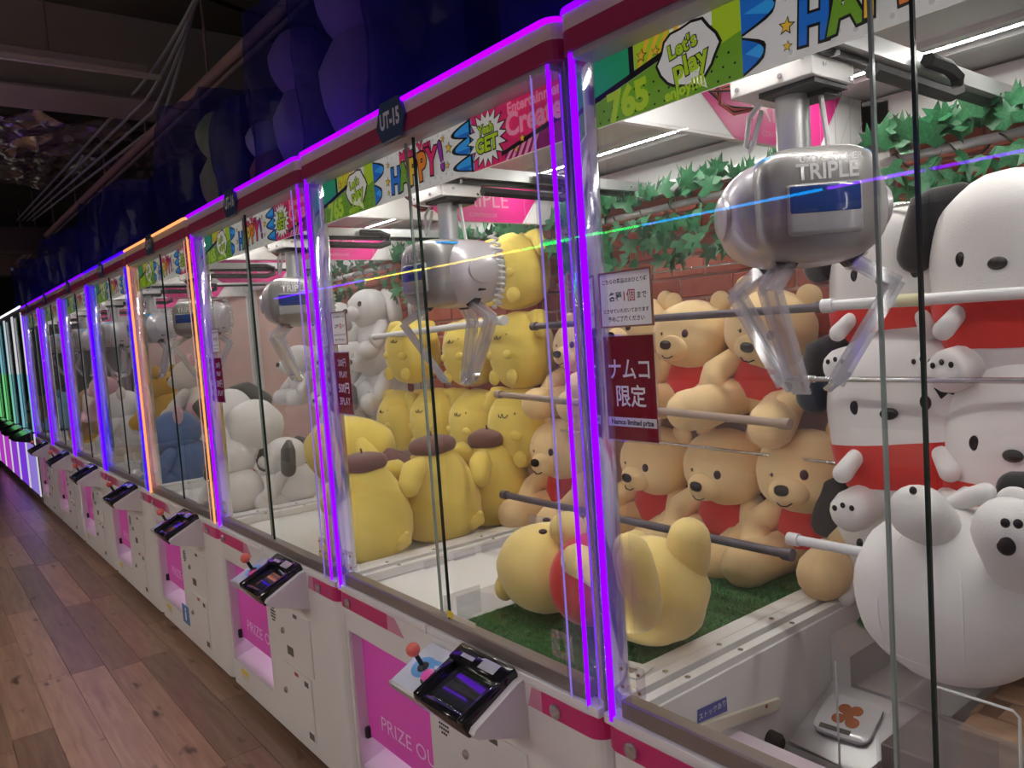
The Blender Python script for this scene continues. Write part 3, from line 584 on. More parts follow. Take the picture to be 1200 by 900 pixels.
# gantry beam, carriage and claw: each an own part that is moved per machine
gb = MB(); gb.box(-0.018, 0.018, 0.085, 0.965, 1.812, 1.842, 0); gb.box(-0.016, 0.0, 0.20, 0.95, 1.800, 1.812, 1); gb = gb.obj('gantry_beam', ['alu', 'black'], m0)
ch = MB(); ch.tube([(0.034, 0.30, 1.775), (0.034, 0.58, 1.772), (0.034, 0.62, 1.785), (0.034, 0.62, 1.81), (0.034, 0.58, 1.822), (0.034, 0.5, 1.822)], 0.013, 6); ch.obj('cable_chain', 'rubber', gb)
cg = MB(); cg.rbox(-0.075, 0.075, -0.065, 0.065, 0.0, 0.052, 0.002, 1); cg = cg.obj('carriage', 'white_in', m0)
b = MB()
for (x, z) in ((-0.06, 0.012), (-0.06, 0.04), (0.06, 0.03), (0.02, 0.012)): b.lathe([(0.004, 0), (0.004, 0.003)], 8, M=Matrix.Translation((x, -0.065, z)) @ Matrix.Rotation(PI/2, 4, 'X'))
for (y, z) in ((-0.05, 0.04), (0.05, 0.045), (0.05, 0.008), (-0.03, 0.02)): b.lathe([(0.004, 0), (0.004, 0.003)], 8, M=Matrix.Translation((0.075, y, z)) @ Matrix.Rotation(PI/2, 4, 'Y'))
b.lathe([(0.005, 0), (0.005, 0.016)], 8, M=Matrix.Translation((0.075, -0.012, 0.036)) @ Matrix.Rotation(PI/2, 4, 'Y')); b.obj('bolt', 'steel', cg)
b = MB(); b.box(-0.03, 0.07, -0.05, 0.05, -0.008, 0.0); b.box(0.0, 0.06, 0.0, 0.05, -0.016, -0.006); b.obj('base_plate', 'black', cg)
b = MB()
for k in range(4): b.tube([(-0.075, -0.05, 0.03-0.004*k), (-0.10-0.008*k, -0.055, 0.03), (-0.115, -0.04+0.004*k, 0.008), (-0.10, -0.02, -0.012+0.004*k), (-0.07, 0.0, -0.008)], 0.0025, 5, k % 2)
b.obj('wire_bundle', ['wire_red', 'black'], cg)
b = MB(); b.lathe([(0.0275, -0.13), (0.0275, 0.0)], 20); b.obj('lift_tube', 'alu', cg)
b = MB(); b.tube([(0.045, 0.01, -0.006), (0.05, 0.012, -0.06), (0.055, 0.015, -0.115), (0.065, 0.0, -0.128), (0.05, -0.02, -0.132)], 0.0045, 6)
b.tube([(-0.04, -0.03, -0.01), (-0.06, -0.035, -0.03), (-0.072, -0.03, -0.075), (-0.066, -0.03, -0.085), (-0.058, -0.03, -0.075), (-0.045, -0.02, -0.02)], 0.0045, 6); b.obj('cable', 'cable', cg)
cl = link('claw', None, m0); cl.empty_display_size = 0.05
b = MB(); b.ell((0, 0.012, 0), (0.132, 0.116, 0.092), 36, 24, 2.7); b.obj('shell', 'claw_shell', cl)
for s_ in (-1, 1):
    b = MB(); b.lathe([(0.042, -0.012), (0.042, 0.004), (0.034, 0.008), (0.004, 0.009)], 24, M=Matrix.Translation((0.128*s_, 0.005, 0.0)) @ Matrix.Rotation(s_*PI/2, 4, 'Y') @ Matrix.Diagonal((0.85, 1.2, 1, 1))); b.obj('side_cap', 'claw_shell', cl)
b = MB(); b.ell((0, -0.062, 0.002), (0.096, 0.066, 0.089), 40, 24, 3.8); b.obj('face_panel', 'claw_face', cl)
b = MB(); b.ell((0, -0.058, 0.004), (0.0975, 0.066, 0.0895), 40, 3, 3.8, v0=0.70, v1=0.745); b.obj('blue_stripe', 'claw_blue', cl)
b = MB(); b.rbox(-0.058, 0.054, -0.134, -0.118, -0.050, 0.028, 0.007, 3); b.obj('display_window', 'claw_grey', cl)
b = MB(); b.rbox(-0.055, 0.051, -0.1355, -0.120, -0.018, 0.025, 0.004, 2); b.obj('display', 'claw_screen', cl)
o = put_text('TRIPLE', 0.034, 'letter_white', cl, (0.004, -0.1290, 0.044), sx=0.92, offset=0.0008); o.rotation_euler = (-0.03, 0, 0)
o = put_text('UFO CATCHER', 0.014, 'letter_white', cl, (0.010, -0.1280, 0.064), sx=0.98, offset=0.0003); o.rotation_euler = (-0.12, 0, 0)
ca = MB()
coil = [(0.10+0.012*math.cos(k*0.9)+0.03*math.sin(PI*k/90), 0.06+0.012*math.sin(k*0.9), 0.10-0.20*k/90) for k in range(91)]
ca.tube(coil, 0.0035, 5); ca.obj('coiled_cable', 'cable', cl)
for k, a in enumerate((0.0, 2.2, -2.2)):
    R = Matrix.Rotation(a, 4, 'Z')
    mb = MB()
    def bar(p, q, w, th, mi=0):
        p, q = Vector(p), Vector(q); d = (q-p); L_ = d.length; d.normalize(); x = Vector((0, 1, 0)); n = d.cross(x)
        B = Matrix((d, x, n)).transposed().to_4x4(); B.translation = p
        mb.box(0, L_, -w/2, w/2, -th/2, th/2, mi, M=R @ B)
    for s_ in (-0.013, 0.013):
        bar((0.055, s_, -0.070), (0.150, s_, -0.128), 0.006, 0.020); bar((0.150, s_, -0.125), (0.045, s_, -0.292), 0.006, 0.020)
    bar((0.060, 0, -0.073), (0.150, 0, -0.128), 0.020, 0.004); bar((0.150, 0, -0.128), (0.05, 0, -0.285), 0.020, 0.004)
    bar((0.066, 0, -0.275), (0.030, 0, -0.302), 0.030, 0.006, 1); mb.obj('claw_arm', ['arm_plastic', 'steel'], cl)
    b = MB(); b.rbox(-0.010, 0.010, -0.016, 0.016, -0.036, 0.036, 0.004, 1, M=R @ Matrix.Translation((0.092, 0, -0.066)) @ Matrix.Rotation(0.80, 4, 'Y')); b.obj('arm_slot', 'black', cl)

MACH = []
SPEC = [  # badge, led colour, header light, carriage x, claw turn, label
    ('UT-14', 'purple', 'violet', 0.272, math.radians(47), 'nearest claw machine, holding big white plush dogs, its claw hanging open'),
    ('UT-15', 'purple', 'magenta', 0.33, math.radians(2), 'claw machine with badge UT-15, holding yellow plush bears on green turf'),
    ('UT-16', 'magenta', 'purple', 0.36, math.radians(62), 'claw machine with badge UT-16, holding round yellow plush toys in brown caps'),
    ('UT-17', 'orange', 'orange', 0.25, math.radians(40), 'claw machine with orange lit posts, holding white plush dogs'),
    ('UT-18', 'blue', 'blue', 0.40, math.radians(10), 'claw machine with deep blue lit posts beside the orange lit one, holding blue plush toys'),
    ('UT-19', 'violet', 'violet', 0.5, math.radians(0), 'claw machine with violet posts, second beyond the orange lit one'),
    ('UT-20', 'violet', 'violet', 0.4, math.radians(20), 'claw machine with violet posts, third beyond the orange lit one'),
    ('UT-21', 'violet', 'violet', 0.5, math.radians(0), 'last claw machine with violet posts, next to the white edged cabinets'),
    ]
def swap(o, mname):
    o.material_slots[0].link = 'OBJECT'; o.material_slots[0].material = MATS[mname]
def find(o, name): return [c for c in o.children_recursive if c.name.split('.')[0] == name]
for i in range(len(SPEC)): MACH.append(m0 if i == 0 else dup(m0))
for i, (bd, lc, hc, cx, tw, lab) in enumerate(SPEC):
    m = MACH[i]; m.location = (-P*i, 0, 0); tag(m, lab, 'claw machine', 'claw machines in the long row')
    for o in find(m, 'led_tube'): swap(o, 'led_'+lc)
    for o in find(m, 'led_line'): swap(o, 'ledline_'+lc)
    for o in find(m, 'header_light'): swap(o, 'ledbar_'+hc)
    if i >= 2:
        for o in find(m, 'corner_tape'): swap(o, 'column_dim')
    if i >= 3:
        for o in find(m, 'strip_light'): swap(o, 'strip_soft')
    find(m, 'gantry_beam')[0].location.x = cx+0.085
    find(m, 'carriage')[0].location = (cx, 0.265, 1.768)
    c = find(m, 'claw')[0]; c.location = (cx+0.008, 0.265, 1.568); c.rotation_euler.z = tw
    put_text(bd, 0.050, 'letter_white', find(m, 'badge')[0], (0.541, -0.0206, 1.902), sx=0.68, offset=0.0022)
# decks of the machines beyond the nearest, acrylic dividers, floors
for i in range(1, 8):
    m = MACH[i]
    b = MB(); b.box(0.016, P-0.016, 0.034, 1.03, 0.672, 0.688); b.obj('deck', 'white_in', m)
B_, A_ = MACH[1], MACH[0]
ps_ = at_y(218, 720, -0.001); b = MB(); b.box(-0.055, 0.055, -0.0012, 0.0, -0.045, 0.045); o = b.obj('blue_sticker', 'sticker_sky', MACH[3]); o.location = (ps_.x+3*P, -0.0005, ps_.z)
b = MB(); b.box(-0.010, 0.010, -0.0018, -0.0012, -0.028, 0.012); b.box(-0.008, 0.008, -0.0018, -0.0012, 0.018, 0.032); b.obj('pictogram', 'letter_white', o)
# facing row across the aisle (seen as reflections in the panes)
OY = -2.35
opp_cols = ['magenta', 'cyan', 'green', 'yellow', 'yellow', 'violet', 'violet', 'magenta', 'purple']
def opposite():
    t = thing('claw_machine', 'claw machine of the facing row across the aisle', 'claw machine', group='claw machines of the facing row')
    b = MB(); b.box(-P, -0.01, -1.0, 0.0, 0.05, 0.70); b.obj('base_cabinet', 'white_paint', t)
    b = MB(); b.box(-P, -0.01, -1.0, -0.98, 0.70, 1.93); b.obj('back_board', mat('opp_back', (0.16, 0.12, 0.12), 0.8), t)
    b = MB(); b.box(-P, -0.01, -1.0, 0.0, 1.92, 1.935); b.obj('roof_panel', 'header_white', t)
    b = MB(); b.box(-P, -0.01, -0.04, 0.012, 1.868, 1.93); b.obj('header', 'header_pink', t)
    b = MB(); b.tube([(-P+0.01, 0.006, 1.938), (-0.02, 0.006, 1.938)], 0.007, 6); b.obj('header_light', 'ledbar_purple', t)
    b = MB(); b.box(-P+0.05, -0.06, -0.26, -0.248, 1.905, 1.918); b.obj('strip_light', 'strip_white', t)
    for x in (-P+0.02, -0.03):
        b = MB(); b.rbox(x-0.02, x+0.02, -0.05, 0.0, 0.70, 1.868, 0.004, 1); b.obj('corner_post', 'silver', t)
    for x in (-0.4, -0.75):
        b = MB(); b.ell((x, -0.6, 0.86), (0.16, 0.15, 0.16), 16, 12); b.obj('toy', 'pl_tan' if x < -0.5 else 'pl_blue', t)
    return t
op0 = opposite()
for k in range(9):
    o = op0 if k == 0 else dup(op0)
    o.location = (0.25+2*P-P*k+0.0, OY, 0)
    o['label'] = 'claw machine across the aisle, ' + ['behind the photographer', 'facing the nearest machine', 'facing the machine with badge UT-15', 'facing the machine with badge UT-16', 'facing the orange lit machine', 'facing the deep blue lit machine', 'facing the first violet lit machine', 'facing the second violet lit machine', 'facing the last violet lit machine'][k]
    swap(find(o, 'header_light')[0], 'oppbar_'+(['purple', 'violet'] + opp_cols)[k])
# white edged lit cabinets at the far end of the row
for k in range(5):
    x0 = -7.74-0.80*k
    t = thing('prize_cabinet', ['first white edged cabinet past the violet lit row, pale lilac front panel', 'second white edged cabinet past the violet lit row, violet front panel', 'third white edged cabinet past the violet lit row', 'fourth white edged cabinet past the violet lit row', 'farthest white edged cabinet of the row'][k], 'prize machine', (x0, 0, 0), group='white edged cabinets at the far end')
    b = MB(); b.box(-0.76, 0, 0.0, 0.9, 0.05, 0.72); b.obj('base', mat('cab_dark', (0.12, 0.10, 0.12), 0.5), t)
    b = MB(); b.rbox(-0.70, -0.06, -0.008, 0.0, 0.10, 0.62, 0.003, 1); b.obj('front_panel', emis('lilac%d' % k, [(0.32, 0.22, 0.75), (0.22, 0.05, 0.80), (0.30, 0.05, 0.70), (0.5, 0.05, 0.6), (0.5, 0.05, 0.6)][k], 0.8), t)
    for x in (-0.02, -0.74):
        b = MB(); b.box(x-0.008, x+0.008, -0.012, 0.0, 0.10, 0.72); b.obj('edge_light', 'ledline_white', t)
        b = MB(); b.box(x-0.006, x+0.006, -0.012, 0.0, 0.74, 1.30); b.obj('post_light', 'ledline_green' if k > 1 else 'ledline_teal', t)
        b = MB(); b.box(x-0.006, x+0.006, -0.012, 0.0, 1.30, 1.90); b.obj('post_light', 'ledline_teal' if k > 1 else 'ledline_white', t)
    b = MB(); b.box(-0.76, 0, 0.0, 0.9, 1.88, 1.96); b.obj('header', 'cab_dark', t)
    b = MB(); b.tube([(-0.75, -0.004, 1.955), (-0.01, -0.004, 1.955)], 0.010, 6); b.obj('header_light', 'ledbar_white', t)
    b = MB(); b.box(-0.72, -0.04, 0.004, 0.009, 0.74, 1.88); b.obj('front_pane', 'glass', t)
    b = MB(); b.box(-0.76, 0, 0.86, 0.9, 0.72, 1.88); b.obj('back_board', 'cab_dark', t)
    yb = MB(); yz_prism(yb, [(0, 0.74), (-0.16, 0.68), (-0.17, 0.66), (0, 0.62)], -0.62, -0.14); yb.obj('console', 'black_gloss', t)

# ------------------------------------------------------------------ brick back walls of the three nearest machines
b = MB(); b.rbox(-0.098, 0.098, -0.006, 0.004, -0.0295, 0.0295, 0.003, 1); brick_me = b.mesh('brick', ['brick'])
b = MB(); b.rbox(-0.047, 0.047, -0.006, 0.004, -0.0295, 0.0295, 0.003, 1); half_me = b.mesh('brick', ['brick'])
for i, zlo in ((0, 1.30), (1, 1.12), (2, 1.05), (3, 1.05)):
    bb = find(MACH[i], 'back_board')[0]
    r = 0; z = 1.767
    while z > zlo:
        x = 0.088
        while x < P-0.06:
            hb = (x < 0.09 and r % 2) or x > P-0.25
            o = link('brick', half_me if hb else brick_me, bb); w = 0.102 if hb else 0.204
            o.location = (x+w/2, 1.026+random.uniform(-0.002, 0.001), z); x += w
        z -= 0.067; r += 1

# ------------------------------------------------------------------ ivy garlands on poles
def leaf_mesh(n_):
    m_ = MB(); pts = []
    lobes = [(0, 0), (-0.30, -0.12), (-0.55, 0.10), (-0.26, 0.28), (-0.42, 0.62), (-0.12, 0.55), (0, 1.0), (0.12, 0.55), (0.42, 0.62), (0.26, 0.28), (0.55, 0.10), (0.30, -0.12)]
    vs = [(0, 0.3, 0.05)] + [(x, y, 0.06*math.sin(n_+3*x)-0.25*abs(x)**1.3-0.12*max(0, y-0.4)) for x, y in lobes]
    m_.add(vs, [(0, k+1, (k+1) % len(lobes)+1) for k in range(len(lobes))], 0, True)
    return m_.mesh('leaf', ['leaf'])
LEAF = [leaf_mesh(k) for k in range(3)]
def garland(i, n, x0, x1, label):
    X0 = -P*i; t = thing('ivy_garland', label, 'ivy garland', (X0, 0.93, 1.74), group='ivy garlands inside the machines')
    b_ = MB(); b_.tube([(x0, 0, 0), (x1, 0, 0.012)], 0.011, 10); b_.obj('pole', 'pole_white', t)
    pts = [(x0+(x1-x0)*k/60, 0.022*math.cos(k*0.9), 0.022*math.sin(k*0.9)-0.012*abs(math.sin(k*0.31))) for k in range(61)]
    b_ = MB(); b_.tube(pts, 0.0022, 5); b_.obj('stem', 'vine', t)
    rnd = random.Random(i+3)
    for k in range(n):
        o = link('leaf', LEAF[k % 3], t); x = x0+(x1-x0)*(k+rnd.random())/n
        up_ = rnd.random() < 0.42
        o.location = (x, -0.02-0.05*rnd.random(), (0.01+0.05*rnd.random()) if up_ else -0.02-0.13*rnd.random()**1.3)
        o.rotation_euler = (math.radians(rnd.uniform(50, 125)) if up_ else math.radians(rnd.uniform(-130, -60)), rnd.uniform(-0.6, 0.6), rnd.uniform(-0.9, 0.9))
        s_ = rnd.uniform(0.048, 0.080); o.scale = (s_, s_, s_)
    return t
garland(0, 190, 0.10, 1.04, 'green ivy garland wound on a pole above the white plush dogs')
garland(1, 180, 0.06, 1.04, 'green ivy garland wound on a pole above the yellow plush bears')
garland(2, 150, 0.06, 1.04, 'green ivy garland behind the topmost yellow plush toy')
garland(3, 60, 0.06, 1.04, 'green ivy garland above the white plush in the orange lit machine')

# ------------------------------------------------------------------ tension poles
def pole(label, pts, r, m, cap=None, name='tension_pole'):
    t = thing(name, label, 'pole', pts[0]); o0 = Vector(pts[0])
    b_ = MB(); b_.tube([Vector(p)-o0 for p in pts], r, 12); b_.obj('rod', m, t)
    d = (Vector(pts[-1])-o0).normalized()
    for e_ in (Vector((0, 0, 0)), Vector(pts[-1])-o0):
        b_ = MB(); b_.tube([e_-d*0.012, e_+d*0.012], r*1.35, 12); b_.obj('end_cap', cap or m, t)
    return t
pole('dark pole across the upper row of yellow bears', [(-1.04, 0.775, 1.412), (0.02, 0.775, 1.408)], 0.011, 'pole_dark')
pole('brownish pole across the knees of the upper yellow bears', [(-1.04, 0.60, 1.195), (0.02, 0.60, 1.152)], 0.010, mat('pole_tan', (0.36, 0.27, 0.22), 0.4))
pole('dark pole across the laps of the lower yellow bears', [(-1.04, 0.595, 0.856), (0.015, 0.595, 0.852)], 0.011, 'pole_dark')
pole('thin steel wire above the heads of the lower yellow bears', [(-1.04, 0.80, 1.052), (0.02, 0.80, 1.030)], 0.004, 'steel', name='steel_wire')
pole('thin steel wire in front of the brick wall above the yellow bears', [(-1.04, 0.90, 1.555), (0.02, 0.90, 1.545)], 0.003, 'steel', name='steel_wire')
t = pole('white and cream pole across the upper row of white dogs', [(0.10, 0.66, 1.41), (1.02, 0.66, 1.405)], 0.012, 'pole_white')
b = MB(); b.tube([(0.155, 0, 0.0), (0.205, 0, 0.0)], 0.0135, 12); b.obj('joint', 'pole_cream', t)
pole('thin steel rod above the heads of the white dogs', [(0.06, 0.78, 1.612), (1.02, 0.78, 1.637)], 0.004, 'steel', name='steel_wire')
pole('thin steel rod under the upper row of white dogs', [(0.06, 0.64, 1.250), (1.02, 0.64, 1.250)], 0.006, 'steel', name='steel_wire')
p0 = at_y(930, 632, 0.46); p1 = at_y(1030, 651, 0.46)
pole('white pole ending in a cap beside the big white plush', [p0, (p1.x+0.25, 0.46, p0.z+0.0)], 0.010, 'pole_white')
q0 = at_y(520, 376, 0.74); pole('white pole across the upper yellow plush toys in caps', [(-2.1, 0.72, 1.415), (-1.12, 0.70, 1.44)], 0.013, 'pole_white')

# ------------------------------------------------------------------ plush toys (generic soft toys)
def esurf(c, r, d, k=1.0):
    d = Vector(d).normalized(); q = 1/math.sqrt((d.x/r[0])**2+(d.y/r[1])**2+(d.z/r[2])**2); return Vector(c)+d*q*k
def eye_on(parent, c, r, d, size, m='eye', flat=0.35, name='eye', e3=None):
    p = esurf(c, r, d); n = Vector((d[0]/r[0], d[1]/r[1], d[2]/r[2])).normalized()
    M_ = n.to_track_quat('Z', 'Y').to_matrix()
    b_ = MB(); sz = size if isinstance(size, tuple) else (size, size); b_.ell(p, (sz[0], sz[1], sz[0]*flat), 12, 8, M=M_); return b_.obj(name, m, parent)
def plush_thing(name, label, group): return thing(name, label, 'plush toy', group=group)

def bear(fur='pl_bear', vest=True):
    t = plush_thing('plush_bear', '', 'yellow plush bears')
    b_ = MB(); b_.ell((0, 0, 0.105), (0.105, 0.095, 0.115), 26, 18, lump=0.05, low=1.15); b_.obj('body', fur, t)
    hc, hr = (0, -0.025, 0.262), (0.126, 0.108, 0.108)
    b_ = MB(); b_.ell(hc, hr, 30, 20, 2.15, lump=0.04, seed=2, low=1.1); h = b_.obj('head', fur, t)
    for s_ in (-1, 1):
        b_ = MB(); b_.ell((0.088*s_, 0.0, 0.358), (0.036, 0.018, 0.036), 16, 10); b_.obj('ear', fur, t)
        b_ = MB(); b_.limb([(0.085*s_, -0.03, 0.165), (0.125*s_, -0.085, 0.125), (0.105*s_, -0.15, 0.085)], [0.034, 0.040, 0.036]); b_.obj('arm', fur, t)
        b_ = MB(); b_.limb([(0.06*s_, -0.03, 0.055), (0.085*s_, -0.13, 0.058), (0.10*s_, -0.205, 0.060)], [0.055, 0.058, 0.062]); b_.obj('leg', fur, t)
        eye_on(h, hc, hr, (0.40*s_, -0.92, 0.12), (0.011, 0.014), 'eye_brown')
    b_ = MB(); mc = Vector((0, -0.125, 0.232)); b_.ell(mc, (0.052, 0.042, 0.040), 20, 14); mz = b_.obj('muzzle', fur, t)
    b_ = MB(); b_.ell((0, -0.166, 0.245), (0.019, 0.010, 0.014), 14, 10, 2.4); b_.obj('nose', 'eye', mz)
    b_ = MB(); b_.tube([(-0.02, -0.158, 0.212), (-0.008, -0.163, 0.205), (0.008, -0.163, 0.205), (0.02, -0.158, 0.212)], 0.0018, 5); b_.obj('mouth', 'eye', mz)
    if vest:
        b_ = MB(); b_.ell((0, 0, 0.105), (0.109, 0.099, 0.118), 26, 8, low=1.15, v0=0.42, v1=0.80); b_.obj('vest', 'pl_red', t)
    return t
bear0 = bear()
used = {}
def place(proto, label, loc, rot=(0, 0, 0), sc=1.0, group=None):
    o = proto if not used.get(proto.name) else dup(proto); used[proto.name] = True
    o.location = loc; o.rotation_euler = rot; o.scale = (sc, sc, sc) if not isinstance(sc, tuple) else sc
    o['label'] = label
    if group: o['group'] = group
    return o
def bear_at(label, px, py, y, rot=(0, 0, 0), sc=1.0):
    h = at_y(px, py, y); E_ = Euler(rot).to_matrix() @ Vector((0, -0.025*sc, 0.262*sc)); l_ = h-E_
    if l_.z < 0.9: l_.z = max(l_.z, TURF-0.002)
    return place(bear0, label, l_, rot, sc)
bear_at('seated yellow bear of the lower row, closest to the white dogs', 945, 562, 0.885, (0.05, -0.06, 0.10), 1.02)
bear_at('seated yellow bear of the lower row, second from the white dogs', 852, 560, 0.885, (0.14, 0.10, 0.0), 1.0)
bear_at('seated yellow bear of the lower row, third from the white dogs', 772, 556, 0.885, (0.14, 0.12, -0.05), 0.98)
bear_at('seated yellow bear of the lower row beside the lit corner post', 662, 546, 0.86, (0.10, 0.0, 0.02), 1.0)
bear_at('yellow bear of the upper row under the open claw', 903, 385, 0.90, (0.2, 0.22, 0.18), 0.98)
bear_at('yellow bear of the upper row, second from the white dogs', 812, 392, 0.90, (0.05, 0.05, 0.05), 0.95)
bear_at('yellow bear of the upper row leaning behind the notice card', 752, 385, 0.91, (0.0, 0.1, -0.1), 0.92)
bear_at('yellow bear of the upper row behind the lit corner post', 684, 405, 0.92, (0.05, 0.0, 0.0), 0.9)
# the one that has fallen over on the turf
fb = plush_thing('plush_bear', 'big yellow plush bear lying on its back on the green turf', 'yellow plush bears'); fo_ = Vector((-0.20, 0.22, TURF)); fb.location = fo_
def fl(px, py, y): return at_y(px, py, y)-fo_
FY = 'pl_bear_y'
b = MB(); b.ell(fl(640, 676, 0.235), (0.122, 0.112, 0.106), 32, 22, 2.15, lump=0.04, seed=4); fh_ = b.obj('head', FY, fb)
b = MB(); b.ell(fl(762, 704, 0.25), (0.130, 0.112, 0.110), 32, 22, 2.1, lump=0.06, seed=6); b.obj('body', FY, fb)
b = MB(); b.ell(fl(697, 690, 0.235), (0.085, 0.112, 0.104), 28, 18, 2.1); b.obj('vest', 'pl_red', fb)
b = MB(); b.ell(fl(666, 632, 0.235), (0.045, 0.042, 0.042), 20, 14); fm_ = b.obj('muzzle', FY, fb)
b = MB(); b.ell(fl(661, 616, 0.235), (0.016, 0.012, 0.009), 12, 8); b.obj('nose', 'eye', fm_)
for (px, py, y) in ((637, 635, 0.165), (641, 620, 0.30)):
    b = MB(); b.ell(fl(px, py, y), (0.011, 0.010, 0.006), 10, 8); b.obj('eye', 'eye_brown', fh_)
for (px, py, y) in ((594, 698, 0.19), (600, 660, 0.30)):
    b = MB(); b.ell(fl(px, py, y), (0.020, 0.034, 0.036), 16, 12); b.obj('ear', FY, fb)
b = MB(); b.limb([fl(712, 690, 0.13), fl(695, 678, 0.11), fl(677, 670, 0.10)], [0.036, 0.036, 0.034]); b.obj('arm', FY, fb)
b = MB(); b.limb([fl(720, 665, 0.34), fl(745, 650, 0.34)], [0.034, 0.034]); b.obj('arm', FY, fb)
b = MB(); b.limb([fl(744, 722, 0.135), fl(742, 690, 0.10), fl(737, 667, 0.085)], [0.056, 0.048, 0.044], 18); b.obj('leg', FY, fb)
b = MB(); b.limb([fl(795, 700, 0.29), fl(806, 668, 0.29), fl(808, 645, 0.28)], [0.052, 0.047, 0.044], 18); b.obj('leg', FY, fb)
lo_ = min(v.co.z for c in fb.children if c.type == 'MESH' for v in c.data.vertices); fb.location.z -= lo_+0.004
b = MB(); b.box(-0.05, 0.05, -0.03, 0.03, 0, 0.002); b.box(-0.03, 0.03, -0.015, 0.005, 0.002, 0.0024, 1); o = tag(b.obj('paper_tag', ['sign_white', 'sticker_grey']), 'white paper tag lying beside the fallen yellow bear', 'tag'); o.location = (0.0, 0.115, TURF+0.004); o.rotation_euler = (0, 0, 0.2); o.location.x = -0.055

def dog():
    t = plush_thing('plush_dog', '', 'white plush dogs with black ears')
    c, r = (0, 0, 0), (0.165, 0.115, 0.215)
    b_ = MB(); b_.ell(c, r, 34, 26, 2.5, lump=0.035, low=0.98); bd = b_.obj('body', 'pl_white', t)
    b_ = MB(); b_.ell(c, (0.1675, 0.1175, 0.2155), 34, 8, 2.5, lump=0.035, low=0.98, v0=0.31, v1=0.465); b_.obj('jumper', 'pl_red', t)
    for s_ in (-1, 1):
        b_ = MB(); b_.limb([(0.095*s_, -0.01, 0.185), (0.155*s_, -0.03, 0.165), (0.185*s_, -0.04, 0.075)], [0.026, 0.045, 0.042]); b_.obj('ear', 'pl_black', t)
        b_ = MB(); b_.limb([(0.085*s_, -0.105, -0.062), (0.105*s_, -0.135, -0.092)], [0.018, 0.021]); b_.obj('paw', 'pl_white', t)
        b_ = MB(); b_.limb([(0.085*s_, -0.05, -0.165), (0.10*s_, -0.125, -0.175)], [0.042, 0.046]); lg = b_.obj('leg', 'pl_white', t)
        for k in (-1, 0, 1):
            b_ = MB(); b_.ell((0.10*s_+0.018*k, -0.170, -0.160+(0.006 if k == 0 else 0)), (0.0055, 0.003, 0.0065), 8, 6); b_.obj('toe_pad', 'eye', lg)
        b_ = MB(); b_.ell((0.07*s_, -0.1085, 0.045), (0.011, 0.006, 0.016), 12, 8); b_.obj('eye', 'eye', bd)
    b_ = MB(); b_.ell((0, -0.117, 0.028), (0.019, 0.010, 0.013), 14, 8); b_.obj('nose', 'eye', bd)
    return t
dog0 = dog()
def dog_at(label, px, py, y, rot, sc): return place(dog0, label, at_y(px, py, y), rot, sc)
dog_at('white plush dog in red jumper, middle row, beside the yellow bears', 1066, 492, 0.80, (0, -0.10, 0.12), 1.02)
dog_at('white plush dog in red jumper, middle row, second from the bears', 1213, 540, 0.78, (0, 0.02, 0.0), 0.98)
dog_at('white plush dog in red jumper, upper row, behind the claw', 1053, 342, 0.84, (0, 0.02, 0.15), (0.88, 0.9, 0.92))
dog_at('white plush dog in red jumper, upper row, second from the bears', 1192, 325, 0.80, (0, -0.04, 0.05), (0.92, 0.95, 0.98))
ld_ = dog_at('white plush dog of the lowest row behind the big toppled one', 1062, 650, 0.88, (0, -0.03, 0.1), 0.92)
for c_ in [c for c in ld_.children_recursive if c.name.split('.')[0] in ('leg', 'toe_pad')]: bpy.data.objects.remove(c_)
dog_at('white plush dog of the lowest row, mostly hidden by the big toppled one', 1215, 680, 0.86, (0, 0.0, 0.0), 0.95)
# big toppled white dog resting on the brick patterned box
t = plush_thing('plush_dog', 'big round white plush dog toppled on its back on the brick patterned box', 'white plush dogs with black ears')
tc = at_y(1122, 692, 0.44); t.location = tc
cr = (0.158, 0.165, 0.148)
b = MB(); b.ell((0, 0, 0), cr, 40, 28, 2.15, lump=0.03, low=1.0); bd = b.obj('body', 'pl_white', t)
def local(px, py, y): return at_y(px, py, y)-tc
b = MB(); b.limb([local(1095, 615, 0.36), local(1076, 600, 0.29)], [0.040, 0.044], 18); f1_ = b.obj('leg', 'pl_white', t)
b = MB(); b.limb([local(1195, 660, 0.34), local(1183, 622, 0.22)], [0.046, 0.047], 18); f2_ = b.obj('leg', 'pl_white', t)
for (px, py, y, fo, sz) in ((1051, 590, 0.263, f1_, 0.0065), (1070, 575, 0.258, f1_, 0.006), (1178, 613, 0.172, f2_, 0.006), (1193, 614, 0.172, f2_, 0.006), (1179, 640, 0.176, f2_, 0.012)):
    b = MB(); b.ell(local(px, py, y), (sz, 0.004, sz*1.1), 12, 8); b.obj('toe_pad', 'eye', fo)
b = MB(); b.ell((0.06, 0.10, 0.05), (0.14, 0.11, 0.118), 28, 18); b.obj('jumper', 'pl_red', t)
b = MB(); b.limb([local(1118, 590, 0.44), local(1140, 582, 0.43), local(1155, 577, 0.42)], [0.014, 0.017, 0.016]); b.obj('paw', 'pl_white', t)
b = MB(); b.ell(local(1190, 592, 0.42), (0.03, 0.015, 0.03), 14, 10); b.obj('paw', 'pl_white', t)
b = MB(); b.limb([local(1192, 573, 0.46), local(1220, 580, 0.46)], [0.03, 0.04]); b.obj('ear', 'pl_black', t)
